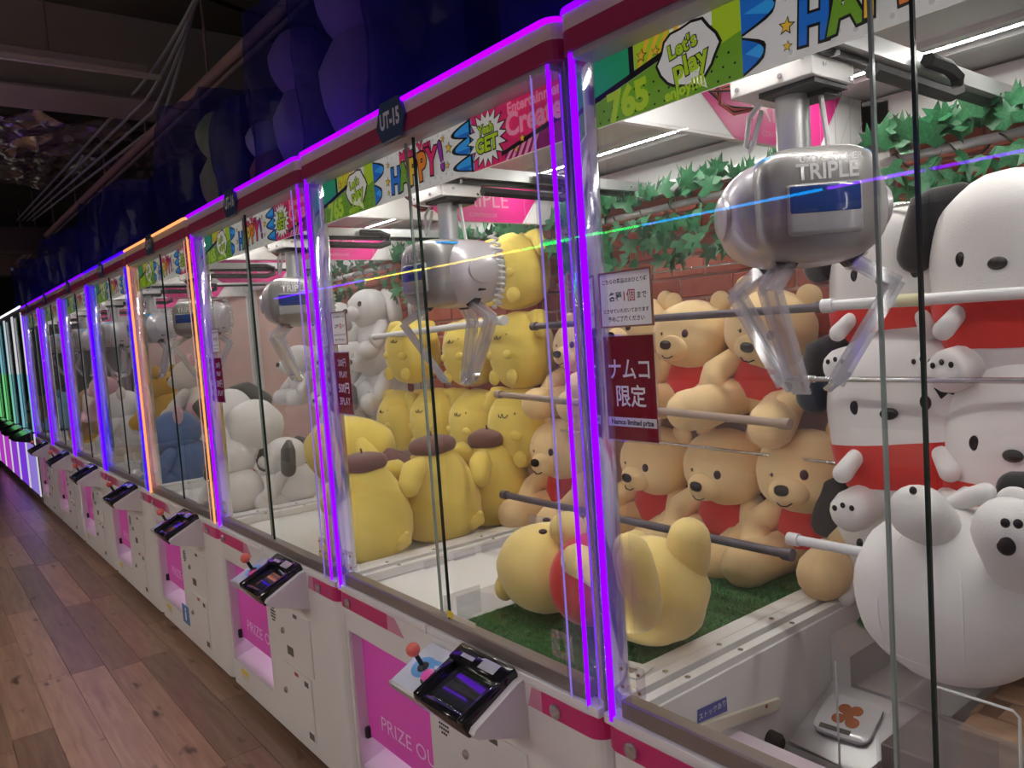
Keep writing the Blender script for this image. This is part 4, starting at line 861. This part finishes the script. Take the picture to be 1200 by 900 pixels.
for k, a0 in enumerate((-1.95, -1.15)):
    pts = []
    for j in range(15):
        th = -1.05+1.95*j/14; d = Vector((math.cos(th)*math.cos(a0), math.cos(th)*math.sin(a0), math.sin(th)))
        pts.append(esurf((0, 0, 0), (0.162, 0.169, 0.151), d))
    b = MB(); b.tube(pts, 0.0016, 5); b.obj('seam', 'seam', bd)
pts = []
for j in range(24):
    a = -3.0+3.0*j/23; d = Vector((math.cos(-0.55)*math.cos(a), math.cos(-0.55)*math.sin(a), math.sin(-0.55))); pts.append(esurf((0, 0, 0), (0.162, 0.169, 0.151), d))
b = MB(); b.tube(pts, 0.0016, 5); b.obj('seam', 'seam', bd)

def round_toy():
    t = plush_thing('round_plush', '', 'small round yellow plush toys')
    c, r = (0, 0, 0), (0.135, 0.115, 0.145)
    b_ = MB(); b_.ell(c, r, 28, 20, 2.25, lump=0.03, low=1.12); bd = b_.obj('body', 'pl_yellow', t)
    for s_ in (-1, 1):
        b_ = MB(); b_.limb([(0.075*s_, 0, 0.118), (0.125*s_, 0.0, 0.115), (0.150*s_, -0.01, 0.065)], [0.020, 0.030, 0.028]); b_.obj('ear', 'pl_yellow', t)
        b_ = MB(); b_.ell((0.055*s_, -0.104, -0.012), (0.028, 0.012, 0.018), 14, 8); b_.obj('paw', 'pl_yellow', t)
        b_ = MB(); b_.ell((0.062*s_, -0.095, -0.095), (0.032, 0.016, 0.030), 14, 8); b_.obj('foot', 'pl_yellow', t)
        eye_on(bd, c, r, (0.42*s_, -0.8, 0.52), (0.005, 0.006))
    b_ = MB(); b_.tube([(-0.022, -0.103, 0.056), (-0.017, -0.108, 0.048), (-0.006, -0.110, 0.046), (0, -0.109, 0.060), (0.006, -0.110, 0.046), (0.017, -0.108, 0.048), (0.022, -0.103, 0.056)], 0.0018, 5); b_.obj('mouth', 'eye', t)
    return t
rt0 = round_toy()
for lab, px, py, y, sc in (('topmost round yellow plush, sitting alone above the others', 605, 318, 0.88, 0.98), ('round yellow plush of the upper row, nearest the glass post', 612, 410, 0.88, 1.0), ('round yellow plush of the upper row, middle of three', 553, 413, 0.88, 0.95), ('round yellow plush of the upper row, half behind the claw arm', 484, 412, 0.80, 0.95),
        ('round yellow plush of the lower row beside the yellow bear', 614, 500, 0.87, 1.06), ('round yellow plush of the lower row, second from the yellow bear', 562, 497, 0.87, 1.0), ('round yellow plush of the lower row, third from the yellow bear', 514, 492, 0.87, 0.98), ('round yellow plush of the lower row, farthest from the yellow bear', 472, 492, 0.82, 0.95)):
    place(rt0, lab, at_y(px, py, y), (0, random.uniform(-0.05, 0.05), random.uniform(-0.1, 0.15)), sc)

def cap_toy():
    t = plush_thing('capped_plush', '', 'large yellow plush toys in brown caps')
    b_ = MB(); b_.lathe([(0.01, 0.0), (0.08, 0.004), (0.125, 0.03), (0.143, 0.08), (0.145, 0.13), (0.132, 0.19), (0.108, 0.24), (0.085, 0.28), (0.06, 0.305), (0.01, 0.315)], 32)
    b_.obj('body', 'pl_yellow', t)
    b_ = MB(); b_.ell((0, 0, 0.318), (0.078, 0.072, 0.032), 24, 12, 2.6); b_.tube([(0, 0, 0.345), (0.004, 0, 0.366)], 0.0035, 6); b_.obj('cap', 'pl_brown', t)
    for s_ in (-1, 1):
        b_ = MB(); b_.limb([(0.07*s_, 0, 0.272), (0.135*s_, 0.015, 0.262), (0.175*s_, 0.025, 0.225)], [0.026, 0.040, 0.036]); b_.obj('ear', 'pl_yellow', t)
        b_ = MB(); b_.ell((0.05*s_, -0.105, 0.23), (0.006, 0.004, 0.007), 8, 6); b_.obj('eye', 'eye', t)
        b_ = MB(); b_.ell((0.075*s_, -0.11, 0.03), (0.042, 0.045, 0.032), 14, 10); b_.obj('foot', 'pl_yellow', t)
    b_ = MB(); b_.limb([(0, 0.13, 0.06), (0.01, 0.165, 0.075), (0.02, 0.178, 0.10)], [0.024, 0.018, 0.010]); b_.obj('tail', 'pl_yellow', t)
    return t
ct0 = cap_toy()
place(ct0, 'large yellow plush in brown cap, seen from behind, closest to the aisle', (-1.285, 0.215, 0.688), (0, 0.03, -1.25), 1.0)
place(ct0, 'large yellow plush in brown cap, middle of the three in a file', (-1.30, 0.50, 0.688), (0, 0.05, -1.2), 1.05)
place(ct0, 'large yellow plush in brown cap, tilted, last of the three in a file', (-1.325, 0.765, 0.688), (0.0, 0.10, -1.0), 1.02)
t = plush_thing('capped_plush', 'large yellow plush lying on its face on top of the capped ones', 'large yellow plush toys in brown caps'); t.location = (-1.56, 0.30, 1.01)
b = MB(); b.ell((0, 0, 0), (0.19, 0.15, 0.125), 30, 20, 2.2, lump=0.05); b.obj('body', 'pl_yellow2', t)
b = MB(); b.limb([(0.15, -0.03, 0.03), (0.19, -0.02, -0.03), (0.20, 0.0, -0.09)], [0.035, 0.05, 0.045]); b.obj('ear', 'pl_yellow', t)
b = MB(); b.limb([(0.17, 0.06, -0.03), (0.215, 0.085, -0.06)], [0.045, 0.05]); b.obj('cap', 'pl_brown', t)
b = MB(); b.box(-0.018, 0.018, -0.001, 0.001, -0.03, 0.03); b.box(-0.013, 0.013, -0.0015, -0.001, -0.02, 0.012, 1)
o = tag(b.obj('swing_tag', ['sign_white', 'claw_grey']), 'small printed paper tag standing beside the last capped yellow plush', 'tag'); o.location = at_x(607, 617, -1.13); o.rotation_euler = (0, 0, 0.9)

# white plush dogs and others in the machines farther down the row
def soft_toy(kind, label, loc, rotz, s, fur, ear, group, extra=None, tilt=(0, 0)):
    t = plush_thing(kind, label, group); t.location = loc; t.rotation_euler = (tilt[0], tilt[1], rotz); t.scale = (s, s, s)
    b_ = MB(); b_.ell((0, 0.0, 0.115), (0.125, 0.115, 0.12), 22, 14, 2.1, lump=0.05, low=1.1); b_.obj('body', fur, t)
    hc, hr = (0, -0.05, 0.27), (0.115, 0.115, 0.105)
    b_ = MB(); b_.ell(hc, hr, 24, 16, 2.1, lump=0.04); h = b_.obj('head', fur, t)
    b_ = MB(); b_.ell((0, -0.155, 0.245), (0.055, 0.05, 0.042), 16, 10); mz = b_.obj('muzzle', fur if extra is None else extra, t)
    b_ = MB(); b_.ell((0, -0.202, 0.258), (0.020, 0.012, 0.015), 12, 8); b_.obj('nose', 'eye', mz)
    for s_ in (-1, 1):
        b_ = MB()
        if kind in ('plush_puppy',): b_.limb([(0.08*s_, 0.0, 0.35), (0.13*s_, 0.01, 0.32), (0.15*s_, 0.01, 0.22)], [0.02, 0.038, 0.04])
        else: b_.ell((0.095*s_, 0.0, 0.36), (0.042, 0.02, 0.045), 14, 10)
        b_.obj('ear', ear, t)
        eye_on(h, hc, hr, (0.5*s_, -0.85, 0.2), (0.013, 0.016))
        b_ = MB(); b_.limb([(0.1*s_, -0.05, 0.17), (0.13*s_, -0.11, 0.09)], [0.036, 0.04]); b_.obj('arm', fur, t)
        b_ = MB(); b_.limb([(0.07*s_, -0.06, 0.05), (0.10*s_, -0.16, 0.045)], [0.048, 0.052]); b_.obj('leg', fur, t)
    return t
GD = 'white plush puppies in the orange lit machine'
soft_toy('plush_puppy', 'white plush puppy toppled sideways on top of two others', (-2.40, 0.33, 0.985), -1.2, 1.0, 'pl_white', 'pl_grey', GD, tilt=(0.9, 0.2))
cp_ = soft_toy('plush_puppy', 'white plush puppy with red collar in the front corner by the violet post', (-2.43, 0.175, 0.688), -1.4, 0.85, 'pl_white', 'pl_grey', GD)
soft_toy('plush_puppy', 'white plush puppy with dark ears looking over its shoulder', (-2.33, 0.40, 0.688), -0.7, 0.82, 'pl_white', 'pl_grey', GD)
soft_toy('plush_puppy', 'small white plush puppy high up beside the yellow plush', (-2.42, 0.72, 0.94), -0.3, 0.75, 'pl_white', 'pl_grey', GD)
b = MB(); b.tube([(0.088*math.cos(k*PI/10), -0.03+0.088*math.sin(k*PI/10), 0.192) for k in range(21)], 0.016, 8); b.obj('collar', 'pl_red', cp_)
for k, (px, py) in enumerate(((395, 385), (432, 372), (398, 430), (440, 430), (400, 470), (440, 475), (352, 432))):
    soft_toy('plush_puppy', ['white plush high on the shelf behind the notice cards', 'white plush high on the shelf beside the ivy', 'white plush of the middle shelf behind the price card', 'white plush of the middle shelf beside the yellow ones', 'white plush of the low shelf behind the price card', 'white plush of the low shelf beside the yellow ones', 'white plush on the shelf between the lit posts'][k],
             at_y(px, py, 0.86)-Vector((0, -0.05, 0.2)), 0.1*(k % 3), 0.9, 'pl_white', 'pl_white', 'white plush on the back shelves of the orange lit machine')
GB = 'blue plush toys in the blue lit machine'
def by_px(px, py, X):
    p = at_x(px, py, X); return p if p.y > 0.24 else at_y(px, py, 0.24)
soft_toy('plush_critter', 'blue plush critter with pale blue muzzle, lower of two', by_px(197, 560, -3.52)-Vector((0, -0.04, 0.22)), -1.0, 1.15, 'pl_blue', 'pl_blue', GB, 'pl_lblue')
soft_toy('plush_critter', 'blue plush critter with pale blue muzzle, upper of two', by_px(212, 525, -3.50)-Vector((0, -0.04, 0.22)), -0.6, 1.15, 'pl_blue', 'pl_pink', GB, 'pl_lblue')
GF = 'assorted plush toys in the far machines'
for k, (px, py, X, s, fur, ear, ex, kind, lab) in enumerate((
    (148, 490, -4.6, 1.05, 'pl_white', 'pl_cream', None, 'plush_critter', 'white plush with small round ears between blue and orange posts'),
    (152, 535, -4.55, 1.1, 'pl_cream', 'pl_cream', None, 'plush_critter', 'cream plush below the white round eared one'),
    (178, 480, -4.75, 0.9, 'pl_white', 'pl_cream', None, 'plush_critter', 'white plush half behind the orange post'),
    (100, 515, -5.75, 0.95, 'pl_gold', 'pl_brown', None, 'plush_critter', 'golden yellow plush between the violet and blue posts'),
    (110, 480, -5.8, 1.0, 'pl_tan', 'pl_cream', None, 'plush_puppy', 'tan plush puppy above the golden yellow one'),
    (73, 478, -6.9, 0.95, 'pl_lblue', 'pl_blue', None, 'plush_critter', 'light blue plush between two violet posts'),
    (72, 510, -6.85, 0.95, 'pl_blue', 'pl_blue', None, 'plush_critter', 'dark blue plush below the light blue one'),
    (45, 480, -8.0, 0.95, 'pl_tan', 'pl_tan', None, 'plush_critter', 'brown plush in the first white edged cabinet'),
    (122, 462, -5.35, 0.9, 'pl_pink', 'pl_pink', None, 'plush_critter', 'pinkish plush at the back beside the blue post'),
    (188, 465, -4.30, 1.0, 'pl_gold', 'pl_gold', None, 'plush_critter', 'amber plush at the back beside the orange post'),
    (228, 455, -3.75, 1.0, 'pl_cream', 'pl_pink', None, 'plush_critter', 'cream plush at the back between orange and violet posts'))):
    loc = by_px(px, py, X)
    soft_toy(kind, lab, loc-Vector((0, -0.04, 0.2)), -0.8, s, fur, ear, GF, ex)

# ------------------------------------------------------------------ fittings inside the second machine: turf, dividers
b = MB(); b.box(-0.525, -0.045, 0.04, 0.985, 0.688, TURF-0.006); tf = tag(b.obj('turf_mat', 'turf'), 'green artificial turf mat under the yellow bears', 'turf mat')
b = MB(); rnd = random.Random(5)
for k in range(15000):
    x = rnd.uniform(-0.522, -0.048); y = rnd.uniform(0.043, 0.98); h = rnd.uniform(0.005, 0.010); a = rnd.uniform(0, PI); dx, dy = 0.0012*math.cos(a), 0.0012*math.sin(a)
    b.add([(x-dx, y-dy, TURF-0.007), (x+dx, y+dy, TURF-0.007), (x+rnd.uniform(-0.004, 0.004), y+rnd.uniform(-0.004, 0.004), TURF-0.007+h)], [(0, 1, 2)])
gr = b.obj('grass', mat('turf_blade', (0.05, 0.20, 0.04), 0.7, var=0.4, vscale=30), tf); gr['kind'] = 'stuff'
def clear_panel(label, pts, th, name='acrylic_divider'):
    b_ = MB(); n = (Vector(pts[1])-Vector(pts[0])).cross(Vector(pts[2])-Vector(pts[0])).normalized()*th
    vs = [Vector(p) for p in pts]+[Vector(p)+n for p in pts]
    b_.add(vs, [(3, 2, 1, 0), (4, 5, 6, 7)]+[(i, (i+1) % 4, 4+(i+1) % 4, 4+i) for i in range(4)])
    return tag(b_.obj(name, 'clear_plastic'), label, 'acrylic panel')
clear_panel('clear acrylic divider along the edge of the turf', [(-0.535, 0.045, 0.69), (-0.535, 0.62, 0.69), (-0.535, 0.62, 0.775), (-0.535, 0.045, 0.775)], 0.004)
clear_panel('clear acrylic divider standing across behind the fallen bear', [(-0.95, 0.62, 0.69), (-0.535, 0.62, 0.69), (-0.535, 0.62, 0.80), (-0.95, 0.62, 0.80)], 0.004)
clear_panel('low clear acrylic divider in the empty tray', [(-0.60, 0.05, 0.69), (-0.60, 0.16, 0.69), (-0.60, 0.16, 0.76), (-0.60, 0.05, 0.76)], 0.004)
for k in range(5):
    b = MB(); b.box(-1.02, -1.012, 0.25+0.11*k, 0.33+0.11*k, 0.692, 0.715); tag(b.obj('sill_bracket', 'clear_plastic'), 'small clear bracket on the white sill below the yellow plush', 'bracket', 'clear brackets on the sill')
b = MB(); b.box(0.575, 0.60, 0.0105, 0.0115, 0.738, 0.755, 0); b.box(0.60, 0.69, 0.0105, 0.0115, 0.738, 0.752, 1); b.obj('caution_sticker', ['sticker_yellow', 'sticker_cream'], B_)
# notice cards on the panes
def card(parent, x0, x1, z0, z1, frame, face, lines, label):
    b_ = MB(); b_.add([(x0, 0.034, z0), (x1, 0.034, z0), (x1, 0.034, z1), (x0, 0.034, z1)], [(0, 1, 2, 3)], 1)
    for (a0, a1, c0, c1) in ((x0-0.003, x0, z0-0.003, z1+0.003), (x1, x1+0.003, z0-0.003, z1+0.003), (x0, x1, z0-0.003, z0), (x0, x1, z1, z1+0.003)): b_.box(a0, a1, 0.033, 0.036, c0, c1, 0)
    c = b_.obj('notice_card', [frame, face], parent, label)
    for (txt, sz, m, x, z, sx) in lines: put_text(txt, sz, m, c, (x, 0.0334, z), sx=sx, offset=(0.0002 if sz < 0.03 else 0.0006) if ord(txt[-1]) > 9000 else 0.0005)
    return c
L1 = [('こちらの景品はおひとり様', 0.0088, 'ink', 0.084, 1.476, 1.0), ('各種', 0.017, 'ink', 0.062, 1.449, 0.9), ('1個', 0.023, 'ink_red', 0.093, 1.449, 0.9), ('まで', 0.013, 'ink', 0.122, 1.449, 0.9), ('とさせていただいております', 0.0082, 'ink', 0.084, 1.425, 1.0), ('予めご了承ください', 0.0095, 'ink', 0.084, 1.411, 1.0)]
card(A_, 0.026, 0.142, 1.400, 1.491, 'sign_brown', 'card_white', L1, 'white notice card with Japanese writing')
L2 = [('ナムコ', 0.040, 'letter_white', 0.084, 1.322, 0.85), ('限定', 0.040, 'letter_white', 0.084, 1.275, 0.9), ('Namco limited prize', 0.0125, 'ink', 0.084, 1.2315, 0.95)]
c = card(A_, 0.026, 0.142, 1.200, 1.382, 'clear_plastic', 'card_red', L2, 'dark red card with white Japanese writing')
b = MB(); b.box(0.028, 0.140, 0.0335, 0.0337, 1.224, 1.240); b.obj('white_bar', 'sign_white', c)
for mi, dx in ((1, 0.0), (2, 0.0)):
    card(MACH[mi], 0.040, 0.125, 1.400, 1.488, 'sign_brown', 'card_white', [(a, s_*0.72, m_, 0.0825+(x-0.084)*0.72, z, sx) for a, s_, m_, x, z, sx in L1], 'white notice card with Japanese writing')
    card(MACH[mi], 0.035, 0.130, 1.200, 1.375, 'clear_plastic', 'card_red', [('200円', 0.026, 'letter_white', 0.0825, 1.345, 0.8), ('1PLAY', 0.024, 'letter_white', 0.0825, 1.312, 0.8), ('500円', 0.034, 'letter_white', 0.0825, 1.272, 0.8), ('3PLAY', 0.030, 'letter_white', 0.0825, 1.235, 0.8)], 'dark red price card')

# ------------------------------------------------------------------ inside the nearest machine: well, chute, tray, boxes
b = MB(); b.box(0.062, 0.068, 0.05, 1.0, 0.36, 0.70); b.box(0.068, P-0.03, 0.99, 1.0, 0.36, 0.70); b.box(0.062, P-0.03, 0.05, 1.0, 0.34, 0.36); ww = b.obj('well', 'white_in', A_)
wx = 0.0685
def q3(px, py): return at_x(px, py, wx)
b = MB(); P4 = [q3(*a) for a in ((807, 868), (910, 830), (910, 817), (807, 853))]; b.add([p for p in P4]+[p+Vector((0.008, 0, 0)) for p in P4], [(0, 3, 2, 1), (4, 5, 6, 7), (0, 1, 5, 4), (1, 2, 6, 5), (2, 3, 7, 6), (3, 0, 4, 7)]); bat = b.obj('batten', 'sticker_cream', ww)
for a in ((825, 859), (894, 826)):
    p = q3(*a); b = MB(); b.lathe([(0.004, 0), (0.004, 0.002)], 8, M=Matrix.Translation((wx+0.008, p.y, p.z)) @ Matrix.Rotation(PI/2, 4, 'Y')); b.obj('screw', 'sign_brown', bat)
P4 = [q3(*a) for a in ((817, 848), (852, 833), (851, 816), (817, 832))]; b = MB(); b.add([p+Vector((0.0008, 0, 0)) for p in P4], [(0, 1, 2, 3)]); stk = b.obj('stock_sticker', 'sticker_blue', ww)
pc = sum(P4, Vector())/4
o = put_text('ストックあり', 0.0145, 'letter_white', ww, (wx+0.0014, pc.y, pc.z), SIDE, name='lettering', rotz=0.0)
p = q3(902, 866); b = MB(); b.lathe([(0.020, 0), (0.019, 0.022), (0.012, 0.030)], 16, M=Matrix.Translation((wx, p.y, p.z)) @ Matrix.Rotation(PI/2, 4, 'Y')); tag(b.obj('rubber_stopper', 'rubber'), 'black rubber stopper on the inner white wall', 'stopper')
cv = MB(); yy0, yy1 = 0.665, 0.965
vs = [(x, y, z) for y in (yy0, yy1) for x, z in ((0.069, 0.655), (0.115, 0.618), (0.115, 0.545), (0.069, 0.545))]
cv.add(vs, [(0, 3, 2, 1), (4, 5, 6, 7), (0, 1, 5, 4), (1, 2, 6, 5), (2, 3, 7, 6), (3, 0, 4, 7)]); cv.box(0.069, 0.32, yy0+0.02, yy1, 0.50, 0.545); tag(cv.obj('chute_cover', 'grey_in'), 'grey metal chute cover with a sloped top by the white wall', 'chute cover')
b = MB(); b.box(-0.02, 0.02, -0.02, 0.02, 0, 0.012); o = tag(b.obj('turf_scrap', 'turf_blade'), 'small green scrap of turf on the grey chute cover', 'turf scrap'); o.location = (0.085, 0.80, 0.645); o.rotation_euler = (0, 0.65, 0.3)
ty = MB(); vs = [Vector(v) for v in ((0.070, 0.665, 0.548), (0.300, 0.665, 0.548), (0.235, 0.47, 0.472), (0.070, 0.48, 0.478))]
ty.add(vs+[v-Vector((0, 0, 0.004)) for v in vs], [(3, 2, 1, 0), (4, 5, 6, 7), (0, 1, 5, 4), (1, 2, 6, 5), (2, 3, 7, 6), (3, 0, 4, 7)])
ty.box(0.070, 0.235, 0.466, 0.470, 0.37, 0.474); tag(ty.obj('metal_tray', 'alu'), 'sloping bare metal tray under the chute cover', 'tray')
pk = thing('sample_packet', 'clear plastic packet with a brown print lying on the metal tray', 'packet', (0.155, 0.575, 0.522), (math.atan2(0.07, 0.19), 0, 0.12))
b = MB(); b.ell((0, 0, 0), (0.062, 0.058, 0.006), 24, 8, 5.0, lump=0.08); b.obj('film', mat('packet_film', (0.72, 0.73, 0.74), 0.06, coat=1.0), pk)
b = MB()
for (x, y, r_) in ((-0.012, 0.018, 0.014), (0.012, 0.02, 0.014), (0.0, 0.0, 0.012), (-0.016, -0.012, 0.014), (0.014, -0.014, 0.015)): b.prism([(x+r_*math.cos(k*PI/6), y+r_*math.sin(k*PI/6)) for k in range(12)], 0.0062, 0.0066)
b.obj('print', mat('packet_brown', (0.42, 0.14, 0.06), 0.2), pk)
b = MB(); b.box(-0.045, 0.02, -0.048, -0.036, 0.0058, 0.0064); b.obj('print', 'sticker_grey', pk)
b = MB(); b.rbox(0.312, 0.485, 0.40, 0.58, 0.36, 0.60, 0.003, 1); tag(b.obj('grey_stand', mat('stand_grey', (0.16, 0.14, 0.135), 0.4)), 'dark grey block stand beside the brick patterned box', 'stand')
bxo = thing('brick_box', 'cardboard box printed like tan bricks under the big white plush', 'box', (0.50, 0.26, 0.36))
b = MB(); b.box(0.004, 0.446, 0.004, 0.446, 0, 0.392); b.obj('body', mat('box_joint', (0.24, 0.15, 0.10), 0.8), bxo)
mat('box_brick', (0.42, 0.27, 0.17), 0.8, var=0.35, vscale=25)
b = MB(); b.rbox(0.0, 0.104, -0.002, 0.006, 0.0, 0.062, 0.003, 1); tile_f = b.mesh('brick', ['box_brick'])
for r in range(6):
    for k in range(5):
        x = -0.05*(r % 2)+k*0.11
        if x < -0.01 or x > 0.36: continue
        o = link('brick', tile_f, bxo); o.location = (x+0.001, 0, 0.004+r*0.066)
        o = link('brick', tile_f, bxo); o.rotation_euler = (0, 0, -PI/2); o.location = (0, x+0.105, 0.004+r*0.066)
for r in range(6):
    for k in range(4):
        o = link('brick', tile_f, bxo); o.rotation_euler = (-PI/2, 0, 0); o.location = (k*0.11+0.004+(0.03 if r % 2 else 0), 0.004+r*0.068, 0.394)
clear_panel('clear acrylic shield standing in front of the brick patterned box', [(0.44, 0.205, 0.37), (0.92, 0.205, 0.37), (0.92, 0.205, 0.775), (0.44, 0.205, 0.800)], 0.005, 'acrylic_shield')
clear_panel('clear acrylic shield beside the metal tray', [(0.305, 0.40, 0.37), (0.305, 0.66, 0.37), (0.305, 0.66, 0.66), (0.305, 0.40, 0.63)], 0.005, 'acrylic_shield')

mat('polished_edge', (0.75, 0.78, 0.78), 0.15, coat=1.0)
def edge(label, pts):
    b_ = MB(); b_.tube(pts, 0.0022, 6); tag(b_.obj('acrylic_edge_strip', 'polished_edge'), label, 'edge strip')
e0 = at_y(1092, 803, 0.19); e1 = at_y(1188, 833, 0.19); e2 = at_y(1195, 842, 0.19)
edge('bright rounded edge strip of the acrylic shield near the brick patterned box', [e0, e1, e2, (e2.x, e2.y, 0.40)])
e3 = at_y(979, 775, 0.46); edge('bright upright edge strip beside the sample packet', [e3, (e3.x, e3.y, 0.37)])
# ------------------------------------------------------------------ blue bags with toys, stored on top of the machines
def bag(label, x0, x1, z1, seed, lean=0.0):
    m_ = MB(); nx, ny, nz = 10, 8, 12; w, d, h = x1-x0, 0.56, z1-1.94
    bm = bmesh.new(); bmesh.ops.create_cube(bm, size=1.0); bmesh.ops.subdivide_edges(bm, edges=bm.edges[:], cuts=9, use_grid_fill=True)
    for v in bm.verts:
        c = v.co.copy(); t_ = c.z+0.5
        f = 1.0-0.05*max(0, t_-0.75)*4
        sq = 1-0.10*(abs(c.x*2)*abs(c.y*2))**2
        p = Vector((c.x*w*f*sq, c.y*d*f*sq, t_*h))
        nn = noise.noise(Vector((p.x*5+seed, p.y*5, p.z*4)))*0.030 + noise.noise(Vector((p.x*16+seed, p.y*16, p.z*9)))*0.012
        out_ = Vector((c.x*2, c.y*2, 0)); out_ = out_.normalized() if out_.length > 0.01 else Vector((0, 0, 1))
        if t_ > 0.02: p += out_*(nn-0.012)
        if t_ > 0.9: p.z += noise.noise(Vector((p.x*6, p.y*6, seed)))*0.05
        v.co = p+Vector((lean*t_*h, 0, 0))
    m_.bm(bm, 0, True)
    o = tag(m_.obj('plastic_bag', 'bag_film'), label, 'bag', 'blue bags on top of the machines'); o.location = ((x0+x1)/2, 0.30, 1.935); return o
def bagged(label, x, z, s, m1, m2, sy=1.0):
    t = plush_thing('bagged_plush', label, 'plush toys inside the blue bags'); t.location = (x, 0.20, z)
    b_ = MB(); b_.ell((0, 0.02, 0.16*s), (0.15*s*sy, 0.12*s, 0.16*s), 18, 12, lump=0.08); b_.obj('body', m1, t)
    b_ = MB(); b_.ell((0.01, 0.0, 0.36*s), (0.12*s*sy, 0.11*s, 0.11*s), 18, 12, lump=0.06); b_.obj('head', m2, t)
mat('sleeve_dark', (0.004, 0.004, 0.012), 0.4)
bag('widest dark blue plastic bag above the nearest header', -0.28, 0.80, 2.75, 1)
bag('shiny blue plastic bag above the UT-15 badge', -0.81, -0.32, 2.72, 2)
bag('blue plastic bag with dark folds, next to the shiny one', -1.24, -0.84, 2.70, 3)
bag('tall blue plastic bag holding a violet plush', -1.64, -1.28, 2.52, 4)
bag('blue plastic bag holding an orange and white plush', -2.02, -1.68, 2.30, 5)
bag('blue plastic bag holding a green plush', -2.88, -2.06, 2.44, 6)
bag('low blue plastic bag just past the green plush', -3.45, -2.95, 2.27, 7)
for k in range(8): bag(['blue plastic bag second past the green plush', 'blue plastic bag third past the green plush', 'blue plastic bag fourth past the green plush', 'blue plastic bag fifth past the green plush', 'blue plastic bag sixth past the green plush', 'blue plastic bag above the last violet posts', 'blue plastic bag above the first white edged cabinet', 'farthest blue plastic bag'][k], -4.1-0.66*k, -3.5-0.66*k, 2.36+0.05*math.sin(k*2.2), 8+k)
bagged('violet plush inside a tall blue bag', -1.46, 1.95, 1.05, 'pl_violet', 'pl_violet', 0.95)
bagged('orange and white plush inside a blue bag', -1.85, 1.95, 0.62, 'pl_orange', 'pl_white', 1.2)
bagged('green plush inside a blue bag', -2.30, 1.95, 0.95, 'pl_green', 'pl_green', 1.25)
bagged('violet plush inside the dark folded blue bag', -1.05, 1.95, 1.2, 'pl_violet', 'pl_violet', 0.9)
